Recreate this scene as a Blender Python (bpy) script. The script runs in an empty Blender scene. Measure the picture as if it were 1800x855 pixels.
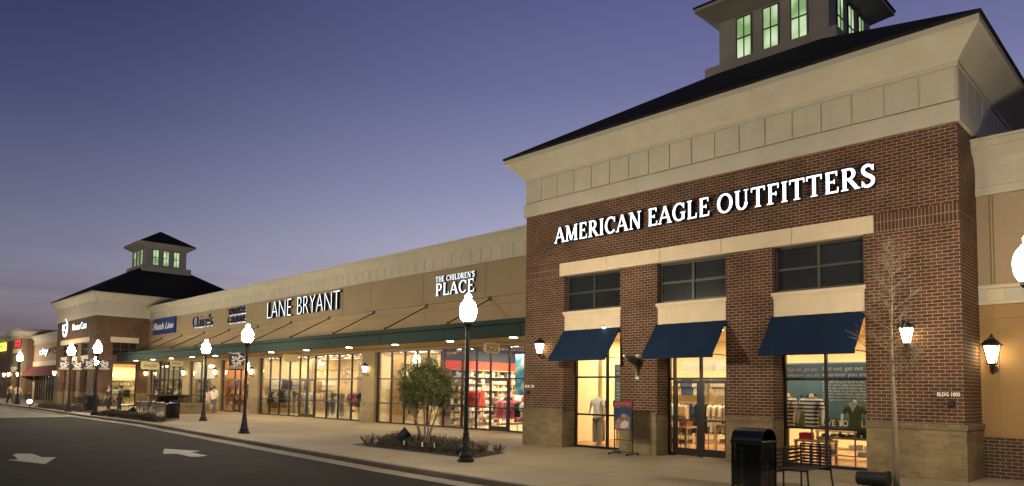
import bpy, bmesh, math, random
from mathutils import Vector, Matrix
random.seed(7)
SC = bpy.context.scene
COL = SC.collection
R = math.radians

# ---------------------------------------------------------------- camera
cam_d = bpy.data.cameras.new('camera')
cam = bpy.data.objects.new('camera', cam_d)
COL.objects.link(cam)
yaw, pit, rol = R(45.02912652), R(3.62838781), R(0.81214998)
f = Vector((-math.sin(yaw) * math.cos(pit), math.cos(yaw) * math.cos(pit), math.sin(pit)))
r = Vector((math.cos(yaw), math.sin(yaw), 0)); u = r.cross(f)
r2 = math.cos(rol) * r + math.sin(rol) * u
u2 = -math.sin(rol) * r + math.cos(rol) * u
M = Matrix((r2, u2, -f)).transposed().to_4x4()
M.translation = Vector((0, 0, 1.75))
cam.matrix_world = M
cam_d.sensor_width = 36.0
cam_d.lens = 1242.8 / 1800 * 36
cam_d.shift_y = (608.66 - 427.5) / 1800
cam_d.clip_start = 0.1
cam_d.clip_end = 6000
SC.camera = cam

# ---------------------------------------------------------------- world (dusk sky)
w = bpy.data.worlds.new('World'); SC.world = w; w.use_nodes = True
nt = w.node_tree; nt.nodes.clear()
N = nt.nodes.new; L = nt.links.new
out = N('ShaderNodeOutputWorld'); bg = N('ShaderNodeBackground'); L(bg.outputs[0], out.inputs[0])
tc = N('ShaderNodeTexCoord'); sep = N('ShaderNodeSeparateXYZ'); L(tc.outputs['Generated'], sep.inputs[0])
def ramp(stops, src):
    n = N('ShaderNodeValToRGB'); L(src, n.inputs[0])
    e = n.color_ramp.elements
    while len(e) < len(stops): e.new(0.5)
    for k, (p, c) in enumerate(stops): e[k].position = p; e[k].color = (*c, 1)
    return n
def lin(c): return tuple((v / 255 / 12.92) if v / 255 <= 0.04045 else ((v / 255 + 0.055) / 1.055) ** 2.4 for v in c)
SKY_W = [(0.0, (92, 82, 88)), (0.05, (112, 103, 108)), (0.09, (128, 120, 130)), (0.14, (124, 123, 144)), (0.22, (101, 103, 131)), (0.33, (69, 76, 112)), (0.46, (44, 53, 88)), (1.0, (20, 28, 60))]
SKY_E = [(0.0, (168, 150, 152)), (0.05, (188, 174, 176)), (0.10, (198, 189, 200)), (0.18, (184, 182, 206)), (0.28, (148, 150, 184)), (0.40, (111, 114, 157)), (0.52, (85, 90, 136)), (1.0, (26, 34, 68))]
rw = ramp([(p, lin(c)) for p, c in SKY_W], sep.outputs[2])
re_ = ramp([(p, lin(c)) for p, c in SKY_E], sep.outputs[2])
# afterglow is strongest behind the corner building (azimuth roughly +Y)
az = N('ShaderNodeVectorMath'); az.operation = 'DOT_PRODUCT'
hv = N('ShaderNodeCombineXYZ'); L(sep.outputs[0], hv.inputs[0]); L(sep.outputs[1], hv.inputs[1])
nv = N('ShaderNodeVectorMath'); nv.operation = 'NORMALIZE'; L(hv.outputs[0], nv.inputs[0])
L(nv.outputs[0], az.inputs[0]); az.inputs[1].default_value = (-0.10, 0.995, 0)
mr = N('ShaderNodeMapRange'); mr.inputs['From Min'].default_value = 0.18; mr.inputs['From Max'].default_value = 0.97
mr.interpolation_type = 'SMOOTHSTEP'
L(az.outputs['Value'], mr.inputs[0])
mx = N('ShaderNodeMix'); mx.data_type = 'RGBA'
L(mr.outputs[0], mx.inputs[0]); L(rw.outputs[0], mx.inputs[6]); L(re_.outputs[0], mx.inputs[7])
# thin cloud bands near the horizon
nz = N('ShaderNodeTexNoise'); mp = N('ShaderNodeMapping'); mp.inputs['Scale'].default_value = (2.2, 2.2, 26)
L(tc.outputs['Generated'], mp.inputs[0]); L(mp.outputs[0], nz.inputs['Vector']); nz.inputs['Scale'].default_value = 1.6
nz.inputs['Detail'].default_value = 5
cr = ramp([(0.42, (0, 0, 0)), (0.7, (1, 1, 1))], nz.outputs[0])
low = N('ShaderNodeMapRange'); low.inputs['From Min'].default_value = 0.02; low.inputs['From Max'].default_value = 0.2
low.inputs['To Min'].default_value = 0.8; low.inputs['To Max'].default_value = 0.0; L(sep.outputs[2], low.inputs[0])
mu = N('ShaderNodeMath'); mu.operation = 'MULTIPLY'; L(cr.outputs[0], mu.inputs[0]); L(low.outputs[0], mu.inputs[1])
mc = N('ShaderNodeMix'); mc.data_type = 'RGBA'; L(mu.outputs[0], mc.inputs[0]); L(mx.outputs[2], mc.inputs[6])
mc.inputs[7].default_value = (*lin((100, 84, 96)), 1)
# physical sky added underneath the gradient, with the sun below the horizon
sky = N('ShaderNodeTexSky'); sky.sky_type = 'NISHITA'; sky.sun_disc = False
sky.sun_elevation = R(-4.0); sky.sun_rotation = R(-10)
ad = N('ShaderNodeMix'); ad.data_type = 'RGBA'; ad.blend_type = 'ADD'; ad.inputs[0].default_value = 0.03
L(mc.outputs[2], ad.inputs[6]); L(sky.outputs[0], ad.inputs[7])
L(ad.outputs[2], bg.inputs[0]); bg.inputs[1].default_value = 1.0

# one directional light: the flood masts of the car park, far off to the front left
sd = bpy.data.lights.new('sun', 'SUN'); sd.energy = 0.52; sd.angle = R(0.6); sd.color = (1.0, 0.83, 0.60)
sun = bpy.data.objects.new('sun', sd); COL.objects.link(sun)
sdir = Vector((0.16, 0.86, -0.36)).normalized()
sun.rotation_euler = sdir.to_track_quat('-Z', 'Y').to_euler(); sun.location = (-20, -40, 30)

SC.view_settings.view_transform = 'Standard'
SC.view_settings.look = 'None'
SC.view_settings.exposure = 0.0
SC.view_settings.gamma = 1.0
SC.render.engine = 'CYCLES'
cy = SC.cycles
cy.use_denoising = True
cy.max_bounces = 7; cy.diffuse_bounces = 3; cy.glossy_bounces = 3; cy.transparent_max_bounces = 16; cy.transmission_bounces = 4
cy.sample_clamp_indirect = 4.0; cy.sample_clamp_direct = 0
cy.caustics_reflective = False; cy.caustics_refractive = False
cy.use_light_tree = True

# ---------------------------------------------------------------- materials
MATS = {}
def _new(name):
    m = bpy.data.materials.new(name); m.use_nodes = True
    t = m.node_tree; t.nodes.clear()
    o = t.nodes.new('ShaderNodeOutputMaterial'); MATS[name] = m
    return m, t, o
def pbr(name, col, rough=0.7, metal=0.0, var=0.12, scale=6.0, bump=0.0, bscale=60.0, dirt=0.0, spec=0.5, stretch=None, streak=0.0):
    if name in MATS: return MATS[name]
    m, t, o = _new(name); n = t.nodes.new; l = t.links.new
    b = n('ShaderNodeBsdfPrincipled'); l(b.outputs[0], o.inputs[0])
    b.inputs['Roughness'].default_value = rough; b.inputs['Metallic'].default_value = metal
    b.inputs['Specular IOR Level'].default_value = spec
    g = n('ShaderNodeNewGeometry'); src = g.outputs['Position']
    if stretch:
        mpn = n('ShaderNodeMapping'); mpn.inputs['Scale'].default_value = stretch; l(src, mpn.inputs[0]); src = mpn.outputs[0]
    ns = n('ShaderNodeTexNoise'); ns.inputs['Scale'].default_value = scale; ns.inputs['Detail'].default_value = 6; ns.inputs['Roughness'].default_value = 0.62
    l(src, ns.inputs['Vector'])
    mr = n('ShaderNodeMapRange'); mr.inputs['From Min'].default_value = 0.25; mr.inputs['From Max'].default_value = 0.75
    mr.inputs['To Min'].default_value = 1 - var - dirt; mr.inputs['To Max'].default_value = 1 + var
    l(ns.outputs[0], mr.inputs[0])
    mx = n('ShaderNodeVectorMath'); mx.operation = 'SCALE'; mx.inputs[0].default_value = col; sc_ = mr.outputs[0]
    if streak > 0:
        m3 = n('ShaderNodeMapping'); m3.inputs['Scale'].default_value = (1.1, 1.1, 0.22); l(g.outputs['Position'], m3.inputs[0])
        n3 = n('ShaderNodeTexNoise'); n3.inputs['Scale'].default_value = 1.6; n3.inputs['Detail'].default_value = 7; n3.inputs['Roughness'].default_value = 0.7; l(m3.outputs[0], n3.inputs['Vector'])
        r3 = n('ShaderNodeMapRange'); r3.inputs['From Min'].default_value = 0.35; r3.inputs['From Max'].default_value = 0.62; r3.inputs['To Min'].default_value = 1 - streak; r3.inputs['To Max'].default_value = 1.03
        l(n3.outputs[0], r3.inputs[0]); q3 = n('ShaderNodeMath'); q3.operation = 'MULTIPLY'; l(sc_, q3.inputs[0]); l(r3.outputs[0], q3.inputs[1]); sc_ = q3.outputs[0]
    l(sc_, mx.inputs['Scale'])
    l(mx.outputs[0], b.inputs['Base Color'])
    if bump > 0:
        nb = n('ShaderNodeTexNoise'); nb.inputs['Scale'].default_value = bscale; nb.inputs['Detail'].default_value = 4; l(src, nb.inputs['Vector'])
        bp = n('ShaderNodeBump'); bp.inputs['Strength'].default_value = bump; bp.inputs['Distance'].default_value = 0.01
        l(nb.outputs[0], bp.inputs['Height']); l(bp.outputs[0], b.inputs['Normal'])
    return m
def emis(name, col, s):
    if name in MATS: return MATS[name]
    m, t, o = _new(name)
    e = t.nodes.new('ShaderNodeEmission'); e.inputs[0].default_value = (*col, 1); e.inputs[1].default_value = s
    t.links.new(e.outputs[0], o.inputs[0]); return m
def brick(name, c1, c2, mortar, soldier=False, bw=0.21, rh=0.075, ms=0.0065, rough=0.85):
    m, t, o = _new(name); n = t.nodes.new; l = t.links.new
    b = n('ShaderNodeBsdfPrincipled'); l(b.outputs[0], o.inputs[0]); b.inputs['Roughness'].default_value = rough
    b.inputs['Specular IOR Level'].default_value = 0.25
    g = n('ShaderNodeNewGeometry'); s = n('ShaderNodeSeparateXYZ'); l(g.outputs['Position'], s.inputs[0])
    a = n('ShaderNodeMath'); l(s.outputs[0], a.inputs[0]); l(s.outputs[1], a.inputs[1])
    c = n('ShaderNodeCombineXYZ')
    l(a.outputs[0], c.inputs[1 if soldier else 0]); l(s.outputs[2], c.inputs[0 if soldier else 1])
    bt = n('ShaderNodeTexBrick'); l(c.outputs[0], bt.inputs['Vector'])
    bt.inputs['Scale'].default_value = 1.0; bt.inputs['Brick Width'].default_value = bw; bt.inputs['Row Height'].default_value = rh
    bt.inputs['Mortar Size'].default_value = ms; bt.inputs['Mortar Smooth'].default_value = 0.12; bt.inputs['Bias'].default_value = -0.1
    bt.offset = 0.0 if soldier else 0.5
    bt.inputs['Color1'].default_value = (*c1, 1); bt.inputs['Color2'].default_value = (*c2, 1); bt.inputs['Mortar'].default_value = (*mortar, 1)
    ns = n('ShaderNodeTexNoise'); ns.inputs['Scale'].default_value = 1.3; ns.inputs['Detail'].default_value = 7; l(g.outputs['Position'], ns.inputs['Vector'])
    mr = n('ShaderNodeMapRange'); mr.inputs['From Min'].default_value = 0.3; mr.inputs['From Max'].default_value = 0.7; mr.inputs['To Min'].default_value = 0.72; mr.inputs['To Max'].default_value = 1.22; l(ns.outputs[0], mr.inputs[0])
    mx = n('ShaderNodeVectorMath'); mx.operation = 'SCALE'; l(bt.outputs['Color'], mx.inputs[0]); l(mr.outputs[0], mx.inputs['Scale'])
    l(mx.outputs[0], b.inputs['Base Color'])
    bp = n('ShaderNodeBump'); bp.inputs['Strength'].default_value = 0.6; bp.inputs['Distance'].default_value = 0.012; bp.invert = True
    l(bt.outputs['Fac'], bp.inputs['Height']); l(bp.outputs[0], b.inputs['Normal'])
    return m
def glassm(name, tint=(0.96, 0.97, 0.96), refl=0.10, dark=0.0, rough=0.0):
    m, t, o = _new(name); n = t.nodes.new; l = t.links.new
    tr = n('ShaderNodeBsdfTransparent'); tr.inputs[0].default_value = (*tint, 1)
    gl = n('ShaderNodeBsdfGlossy'); gl.inputs['Roughness'].default_value = rough; gl.inputs[0].default_value = (1, 1, 1, 1)
    lw = n('ShaderNodeLayerWeight'); lw.inputs[0].default_value = 0.25
    mr = n('ShaderNodeMapRange'); mr.inputs['To Min'].default_value = refl * 0.6; mr.inputs['To Max'].default_value = 0.75; l(lw.outputs['Fresnel'], mr.inputs[0])
    mx = n('ShaderNodeMixShader'); l(mr.outputs[0], mx.inputs[0]); l(tr.outputs[0], mx.inputs[1]); l(gl.outputs[0], mx.inputs[2])
    l(mx.outputs[0], o.inputs[0]); return m
def stripes(name, c1, c2, w, axis=2, rough=0.8):
    m, t, o = _new(name); n = t.nodes.new; l = t.links.new
    b = n('ShaderNodeBsdfPrincipled'); l(b.outputs[0], o.inputs[0]); b.inputs['Roughness'].default_value = rough
    g = n('ShaderNodeNewGeometry'); s = n('ShaderNodeSeparateXYZ'); l(g.outputs['Position'], s.inputs[0])
    d = n('ShaderNodeMath'); d.operation = 'DIVIDE'; l(s.outputs[axis], d.inputs[0]); d.inputs[1].default_value = w
    fr = n('ShaderNodeMath'); fr.operation = 'FRACT'; l(d.outputs[0], fr.inputs[0])
    gt = n('ShaderNodeMath'); gt.operation = 'GREATER_THAN'; l(fr.outputs[0], gt.inputs[0]); gt.inputs[1].default_value = 0.5
    mx = n('ShaderNodeMix'); mx.data_type = 'RGBA'; l(gt.outputs[0], mx.inputs[0]); mx.inputs[6].default_value = (*c1, 1); mx.inputs[7].default_value = (*c2, 1)
    l(mx.outputs[2], b.inputs['Base Color']); return m
def groundmat(name, col, rough, joint=None, var=0.2, spots=0.0, spec=0.4):
    """concrete / asphalt: broad stains, fine grain, optional scored joints"""
    m, t, o = _new(name); n = t.nodes.new; l = t.links.new
    b = n('ShaderNodeBsdfPrincipled'); l(b.outputs[0], o.inputs[0]); b.inputs['Roughness'].default_value = rough
    b.inputs['Specular IOR Level'].default_value = spec
    g = n('ShaderNodeNewGeometry'); P = g.outputs['Position']
    def noise(sc, lo, hi, det=6, st=None):
        src = P
        if st:
            q = n('ShaderNodeMapping'); q.inputs['Scale'].default_value = st; l(P, q.inputs[0]); src = q.outputs[0]
        a = n('ShaderNodeTexNoise'); a.inputs['Scale'].default_value = sc; a.inputs['Detail'].default_value = det; l(src, a.inputs['Vector'])
        r_ = n('ShaderNodeMapRange'); r_.inputs['From Min'].default_value = 0.3; r_.inputs['From Max'].default_value = 0.7
        r_.inputs['To Min'].default_value = lo; r_.inputs['To Max'].default_value = hi; l(a.outputs[0], r_.inputs[0]); return r_.outputs[0]
    def mul(a, c):
        q = n('ShaderNodeMath'); q.operation = 'MULTIPLY'; l(a, q.inputs[0]); l(c, q.inputs[1]); return q.outputs[0]
    v = mul(noise(0.35, 1 - var, 1 + var * 0.7), noise(38, 0.88, 1.12, 3))
    v = mul(v, noise(2.2, 1 - var * 0.5, 1 + var * 0.4, 7, (1, 0.35, 1)))
    if spots:
        vo = n('ShaderNodeTexVoronoi'); vo.inputs['Scale'].default_value = 1.1; l(P, vo.inputs['Vector'])
        r_ = n('ShaderNodeMapRange'); r_.inputs['From Min'].default_value = 0.015; r_.inputs['From Max'].default_value = 0.06; r_.inputs['To Min'].default_value = 1 - spots; l(vo.outputs['Distance'], r_.inputs[0]); v = mul(v, r_.outputs[0])
    mx = n('ShaderNodeVectorMath'); mx.operation = 'SCALE'; mx.inputs[0].default_value = col; l(v, mx.inputs['Scale']); c = mx.outputs[0]
    if joint:
        bt = n('ShaderNodeTexBrick'); l(P, bt.inputs['Vector']); bt.offset = 0
        bt.inputs['Scale'].default_value = 1; bt.inputs['Brick Width'].default_value = joint; bt.inputs['Row Height'].default_value = joint
        bt.inputs['Mortar Size'].default_value = 0.011; bt.inputs['Mortar Smooth'].default_value = 0.3
        bt.inputs['Color1'].default_value = (1, 1, 1, 1); bt.inputs['Color2'].default_value = (0.9, 0.9, 0.9, 1); bt.inputs['Mortar'].default_value = (0.5, 0.48, 0.45, 1)
        m2 = n('ShaderNodeVectorMath'); m2.operation = 'MULTIPLY'; l(c, m2.inputs[0]); l(bt.outputs['Color'], m2.inputs[1]); c = m2.outputs[0]
    l(c, b.inputs['Base Color'])
    nb = n('ShaderNodeTexNoise'); nb.inputs['Scale'].default_value = 90; l(P, nb.inputs['Vector'])
    bp = n('ShaderNodeBump'); bp.inputs['Strength'].default_value = 0.35; bp.inputs['Distance'].default_value = 0.006
    l(nb.outputs[0], bp.inputs['Height']); l(bp.outputs[0], b.inputs['Normal'])
    return m

BRICK = brick('red_brick', (0.060, 0.027, 0.017), (0.105, 0.044, 0.025), (0.31, 0.225, 0.14))
SOLD = brick('soldier_brick', (0.060, 0.027, 0.017), (0.105, 0.044, 0.025), (0.31, 0.225, 0.14), soldier=True)
BASEB = brick('tan_base_brick', (0.165, 0.125, 0.062), (0.235, 0.175, 0.09), (0.26, 0.20, 0.11), ms=0.0045)
BASES = brick('tan_cap_brick', (0.165, 0.125, 0.062), (0.235, 0.175, 0.09), (0.15, 0.115, 0.07), soldier=True, bw=0.10)
DARKB = brick('dark_base_brick', (0.055, 0.03, 0.02), (0.085, 0.045, 0.03), (0.26, 0.21, 0.14))
CREAM = pbr('cream_stucco', (0.46, 0.42, 0.32), 0.85, var=0.06, scale=1.4, bump=0.25, bscale=120, dirt=0.06, streak=.05)
CREAM2 = pbr('cream_trim', (0.54, 0.45, 0.30), 0.8, var=0.05, scale=2, bump=0.1)
LIME = pbr('limestone', (0.64, 0.51, 0.34), 0.8, streak=.04, var=0.06, scale=3, bump=0.15, dirt=0.04)
TAN = pbr('tan_stucco', (0.28, 0.212, 0.118), 0.9, var=0.07, scale=0.9, bump=0.25, bscale=140, dirt=0.05, streak=.04)
TAN2 = pbr('glow_tinted_tan_stucco', (0.31, 0.222, 0.118), 0.9, streak=.04, var=0.06, scale=0.9, bump=0.25, bscale=140)  # warm light on the lower wall put into a slightly warmer base colour
OCHRE = pbr('ochre_stucco', (0.30, 0.18, 0.07), 0.9, streak=.04, var=0.07, scale=1.2, bump=0.25, bscale=140)
SHING = pbr('roof_shingles', (0.018, 0.016, 0.016), 0.9, var=0.35, scale=9, bump=0.5, bscale=25, spec=0.1)
BRONZE = pbr('bronze_frame', (0.016, 0.012, 0.010), 0.4, 0.3, var=0.1)
GREYF = pbr('grey_frame', (0.045, 0.042, 0.037), 0.45, 0.2, var=0.1)
DGLASS = pbr('dark_spandrel_glass', (0.013, 0.015, 0.013), 0.22, 0.0, var=0.3, scale=1.2, spec=0.4)
NAVY = pbr('navy_canvas', (0.007, 0.019, 0.046), 0.9, var=0.14, scale=2.2, bump=0.3, bscale=220, stretch=(1, 1, 0.5), spec=0.15)
TEAL = pbr('teal_metal', (0.026, 0.043, 0.036), 0.75, 0.0, var=0.12, scale=2, stretch=(0.4, 1, 3), spec=.08)
SOFF = pbr('soffit_board', (0.42, 0.32, 0.17), 0.85, var=0.06)
ROD = pbr('rod_metal', (0.12, 0.085, 0.045), 0.5, 0.5)
BLACK = pbr('black_iron', (0.010, 0.010, 0.010), 0.42, 0.2, var=0.2, scale=20)
GLOSSB = pbr('gloss_black_paint', (0.006, 0.006, 0.007), 0.16, 0.0, var=0.1, spec=0.7)
GLASS = glassm('shop_glass')
CREAMW = pbr('interior_cream_paint', (0.80, 0.66, 0.40), 0.9, var=0.04)
WHITEW = pbr('interior_white_paint', (0.82, 0.76, 0.62), 0.9, var=0.04)
REDW = pbr('interior_red_paint', (0.60, 0.055, 0.022), 0.8, var=0.05)
ORANGW = pbr('interior_amber_wood', (0.62, 0.33, 0.09), 0.7, var=0.12, stretch=(3, 3, 0.6))
DARKC = pbr('dark_ceiling', (0.02, 0.025, 0.035), 0.9)
WOODF = pbr('oak_floor', (0.36, 0.17, 0.06), 0.35, var=0.2, scale=3, stretch=(0.5, 5, 1))
TILEF = pbr('pale_tile_floor', (0.5, 0.40, 0.25), 0.35, var=0.08)
WOODT = pbr('pale_wood_table', (0.62, 0.42, 0.20), 0.5, var=0.1, stretch=(1, 6, 1))
ASPH = groundmat('asphalt', (0.019, 0.0155, 0.0135), 0.95, var=0.38, spec=0.08)
CONC = groundmat('concrete', (0.27, 0.215, 0.14), 0.8, joint=1.5, var=0.18, spots=0.4)
KERB = groundmat('kerb_concrete', (0.20, 0.165, 0.115), 0.85, var=0.3)
APRON = groundmat('apron_concrete', (0.15, 0.125, 0.09), 0.85, joint=4.0, var=0.2)
PAINT = pbr('road_paint', (0.42, 0.38, 0.31), 0.8, var=0.25, scale=12, dirt=0.1)
MULCH = pbr('bark_mulch', (0.022, 0.013, 0.008), 0.95, var=0.5, scale=25, bump=1.0, bscale=40)
BARK = pbr('pale_bark', (0.165, 0.13, 0.08), 0.85, var=0.3, scale=14, bump=0.5, bscale=60, stretch=(1, 1, 0.3))
TWIG = pbr('grey_bark', (0.11, 0.08, 0.045), 0.9, var=0.25, scale=12)
LEAF = pbr('crape_myrtle_leaf', (0.078, 0.100, 0.020), 0.6, var=0.5, scale=5)
LEAF2 = pbr('bronze_leaf', (0.11, 0.055, 0.02), 0.6, var=0.4, scale=5)
LEAF3 = pbr('shrub_leaf', (0.030, 0.034, 0.018), 0.65, var=0.5, scale=6)
LEAF4 = pbr('rusty_shrub_leaf', (0.055, 0.030, 0.020), 0.65, var=0.5, scale=6)
GLOBE = emis('lamp_globe_light', (1.0, 0.87, 0.64), 430.0)
LANT = emis('lantern_light', (1.0, 0.76, 0.42), 16.0)
DOWNL = emis('downlight_lens', (1.0, 0.88, 0.66), 30.0)
SIGNW = emis('sign_white_light', (0.86, 0.97, 1.0), 2.6)
SIGNSIDE = pbr('sign_return_navy', (0.006, 0.008, 0.030), 0.35, var=0.05)
SIGNR = emis('sign_red_light', (1.0, 0.05, 0.06), 2.2)
SIGNY = emis('sign_yellow_light', (1.0, 0.85, 0.12), 1.6)
HALO = emis('sign_halo_light', (0.9, 0.96, 1.0), 1.3)
CUPL = emis('cupola_lit_glass', (0.62, 0.92, 0.42), 0.85)
def _cup():
    t = CUPL.node_tree; e = [n for n in t.nodes if n.type == 'EMISSION'][0]
    g = t.nodes.new('ShaderNodeNewGeometry'); ns = t.nodes.new('ShaderNodeTexNoise'); ns.inputs['Scale'].default_value = 1.1; ns.inputs['Detail'].default_value = 1
    cr_ = t.nodes.new('ShaderNodeValToRGB'); el = cr_.color_ramp.elements
    el[0].position = .36; el[0].color = (.26, .46, .17, 1); el[1].position = .64; el[1].color = (.80, 1.0, .62, 1)
    t.links.new(g.outputs['Position'], ns.inputs['Vector']); t.links.new(ns.outputs[0], cr_.inputs[0]); t.links.new(cr_.outputs[0], e.inputs[0])
_cup()
TAUPE = pbr('dimmed_taupe_stucco', (0.35, 0.32, 0.265), 0.85, var=.07, scale=1.4, bump=.2, bscale=120)  # greyish cupola paint, darkened to stand in for weaker light up there

# ---------------------------------------------------------------- mesh helpers
def wl(o):
    v = Vector((0, 0, 0))
    while o is not None:
        v += o.location; o = o.parent
    return v
class MB:
    def __init__(s): s.v = []; s.f = []; s.m = []
    def poly(s, pts, mi=0):
        b = len(s.v); s.v += [tuple(p) for p in pts]; s.f.append(tuple(range(b, b + len(pts)))); s.m.append(mi); return s
    def box(s, x0, x1, y0, y1, z0, z1, mi=0):
        b = len(s.v)
        s.v += [(x, y, z) for z in (z0, z1) for y in (y0, y1) for x in (x0, x1)]
        for q in ((0, 2, 3, 1), (4, 5, 7, 6), (0, 1, 5, 4), (2, 6, 7, 3), (0, 4, 6, 2), (1, 3, 7, 5)):
            s.f.append(tuple(b + i for i in q)); s.m.append(mi)
        return s
    def prism(s, pts, ax, a, c, mi=0):
        """2-D polygon pts extruded along axis ax from a to c"""
        def mk(p, t):
            return (t, p[0], p[1]) if ax == 0 else ((p[0], t, p[1]) if ax == 1 else (p[0], p[1], t))
        n = len(pts); b = len(s.v)
        s.v += [mk(p, a) for p in pts] + [mk(p, c) for p in pts]
        s.f.append(tuple(range(b, b + n))); s.f.append(tuple(range(b + 2 * n - 1, b + n - 1, -1))); s.m += [mi, mi]
        for i in range(n):
            j = (i + 1) % n; s.f.append((b + i, b + n + i, b + n + j, b + j)); s.m.append(mi)
        return s
    def tube(s, pts, rad, n=8, mi=0, cap=True):
        pts = [Vector(p) for p in pts]
        if not isinstance(rad, (list, tuple)): rad = [rad] * len(pts)
        b = len(s.v); up = None
        for i, p in enumerate(pts):
            d = (pts[min(i + 1, len(pts) - 1)] - pts[max(i - 1, 0)]).normalized()
            if up is None: up = Vector((0, 0, 1)) if abs(d.z) < 0.9 else Vector((1, 0, 0))
            a = d.cross(up).normalized(); c = a.cross(d).normalized(); up = c
            for k in range(n):
                t = 2 * math.pi * k / n
                s.v.append(tuple(p + (a * math.cos(t) + c * math.sin(t)) * rad[i]))
        for i in range(len(pts) - 1):
            for k in range(n):
                k2 = (k + 1) % n
                s.f.append((b + i * n + k, b + i * n + k2, b + (i + 1) * n + k2, b + (i + 1) * n + k)); s.m.append(mi)
        if cap:
            s.f.append(tuple(b + k for k in range(n - 1, -1, -1))); s.m.append(mi)
            e = b + (len(pts) - 1) * n; s.f.append(tuple(e + k for k in range(n))); s.m.append(mi)
        return s
    def lathe(s, prof, c=(0, 0, 0), n=20, mi=0):
        b = len(s.v)
        for (rr, z) in prof:
            for k in range(n):
                t = 2 * math.pi * k / n; s.v.append((c[0] + rr * math.cos(t), c[1] + rr * math.sin(t), c[2] + z))
        for i in range(len(prof) - 1):
            for k in range(n):
                k2 = (k + 1) % n
                s.f.append((b + i * n + k, b + i * n + k2, b + (i + 1) * n + k2, b + (i + 1) * n + k)); s.m.append(mi)
        s.f.append(tuple(b + k for k in range(n - 1, -1, -1))); s.m.append(mi)
        e = b + (len(prof) - 1) * n; s.f.append(tuple(e + k for k in range(n))); s.m.append(mi)
        return s
    def ring(s, x0, x1, y0, y1, prof, mi=0, cap=True):
        """profile of (outward offset, z) swept round a rectangle"""
        b = len(s.v)
        for (o, z) in prof: s.v += [(x0 - o, y0 - o, z), (x1 + o, y0 - o, z), (x1 + o, y1 + o, z), (x0 - o, y1 + o, z)]
        for i in range(len(prof) - 1):
            for k in range(4):
                j = (k + 1) % 4; s.f.append((b + 4 * i + k, b + 4 * i + j, b + 4 * i + 4 + j, b + 4 * i + 4 + k)); s.m.append(mi)
        if cap:
            s.f.append((b + 3, b + 2, b + 1, b)); s.m.append(mi)
            e = b + 4 * (len(prof) - 1); s.f.append((e, e + 1, e + 2, e + 3)); s.m.append(mi)
        return s
    def sphere(s, c, rx, ry=None, rz=None, n=12, m=8, mi=0):
        ry = ry or rx; rz = rz or rx
        prof = [(max(1e-3, math.sin(math.pi * i / m)), -math.cos(math.pi * i / m)) for i in range(m + 1)]
        b = len(s.v); s.lathe(prof, (0, 0, 0), n, mi)
        s.v[b:] = [(c[0] + x * rx, c[1] + y * ry, c[2] + z * rz) for x, y, z in s.v[b:]]
        return s
    def build(s, name, mats, parent=None, smooth=False, bevel=0.0):
        off = wl(parent) if parent is not None else Vector((0, 0, 0))
        me = bpy.data.meshes.new(name)
        me.from_pydata([tuple(Vector(v) - off) for v in s.v], [], s.f)
        if not isinstance(mats, (list, tuple)): mats = [mats]
        for m in mats: me.materials.append(m)
        if len(mats) > 1: me.polygons.foreach_set('material_index', s.m)
        bm = bmesh.new(); bm.from_mesh(me); bmesh.ops.recalc_face_normals(bm, faces=bm.faces); bm.to_mesh(me); bm.free()
        if smooth: me.polygons.foreach_set('use_smooth', [True] * len(me.polygons))
        me.update()
        o = bpy.data.objects.new(name, me); COL.objects.link(o)
        if parent is not None: o.parent = parent
        if bevel > 0:
            bv = o.modifiers.new('bevel', 'BEVEL'); bv.width = bevel; bv.segments = 2; bv.limit_method = 'ANGLE'
        return o
def pieces(mb, name, mat, parent, bevel=0.0):
    '''every separate box or prism of the collection becomes a part of its own'''
    used = {}; par = list(range(len(mb.v)))
    def find(a):
        while par[a] != a: par[a] = par[par[a]]; a = par[a]
        return a
    for f_ in mb.f:
        for q in f_[1:]: par[find(q)] = find(f_[0])
    gr = {}
    for f_ in mb.f: gr.setdefault(find(f_[0]), []).append(f_)
    for fs in gr.values():
        ids = sorted({i for f_ in fs for i in f_}); mp_ = {i: k_ for k_, i in enumerate(ids)}
        n_ = MB(); n_.v = [mb.v[i] for i in ids]; n_.f = [tuple(mp_[i] for i in f_) for f_ in fs]; n_.m = [0] * len(fs)
        n_.build(name, mat, parent, bevel=bevel)
def tag(o, label=None, cat=None, group=None, kind=None):
    if label: o['label'] = label
    if cat: o['category'] = cat
    if group: o['group'] = group
    if kind: o['kind'] = kind
    return o
def thing(name, label, cat, loc=(0, 0, 0), group=None):
    o = bpy.data.objects.new(name, None); COL.objects.link(o); o.location = loc; o.empty_display_size = 0.2
    return tag(o, label, cat, group)
def dup(root, loc=None, rz=None, label=None, group=None):
    def cp(o, par):
        c = o.copy(); COL.objects.link(c); c.parent = par
        for k in list(o.children): cp(k, c)
        return c
    c = cp(root, None)
    if loc is not None: c.location = loc
    if rz is not None: c.rotation_euler = (0, 0, rz)
    if label: c['label'] = label
    if group: c['group'] = group
    return c
def point_light(parent, loc, power, col, rad=0.1, kind='POINT', size=None, rot=None, spot=None):
    d = bpy.data.lights.new('bulb', kind); d.energy = power; d.color = col
    if kind == 'AREA':
        d.shape = 'RECTANGLE'; d.size, d.size_y = size
    else: d.shadow_soft_size = rad
    if spot: d.spot_size = spot; d.spot_blend = 0.8
    o = bpy.data.objects.new('bulb', d); COL.objects.link(o)
    if parent is not None:
        o.parent = parent; o.location = Vector(loc) - wl(parent)
    else: o.location = loc
    if rot: o.rotation_euler = rot
    return o
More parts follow.
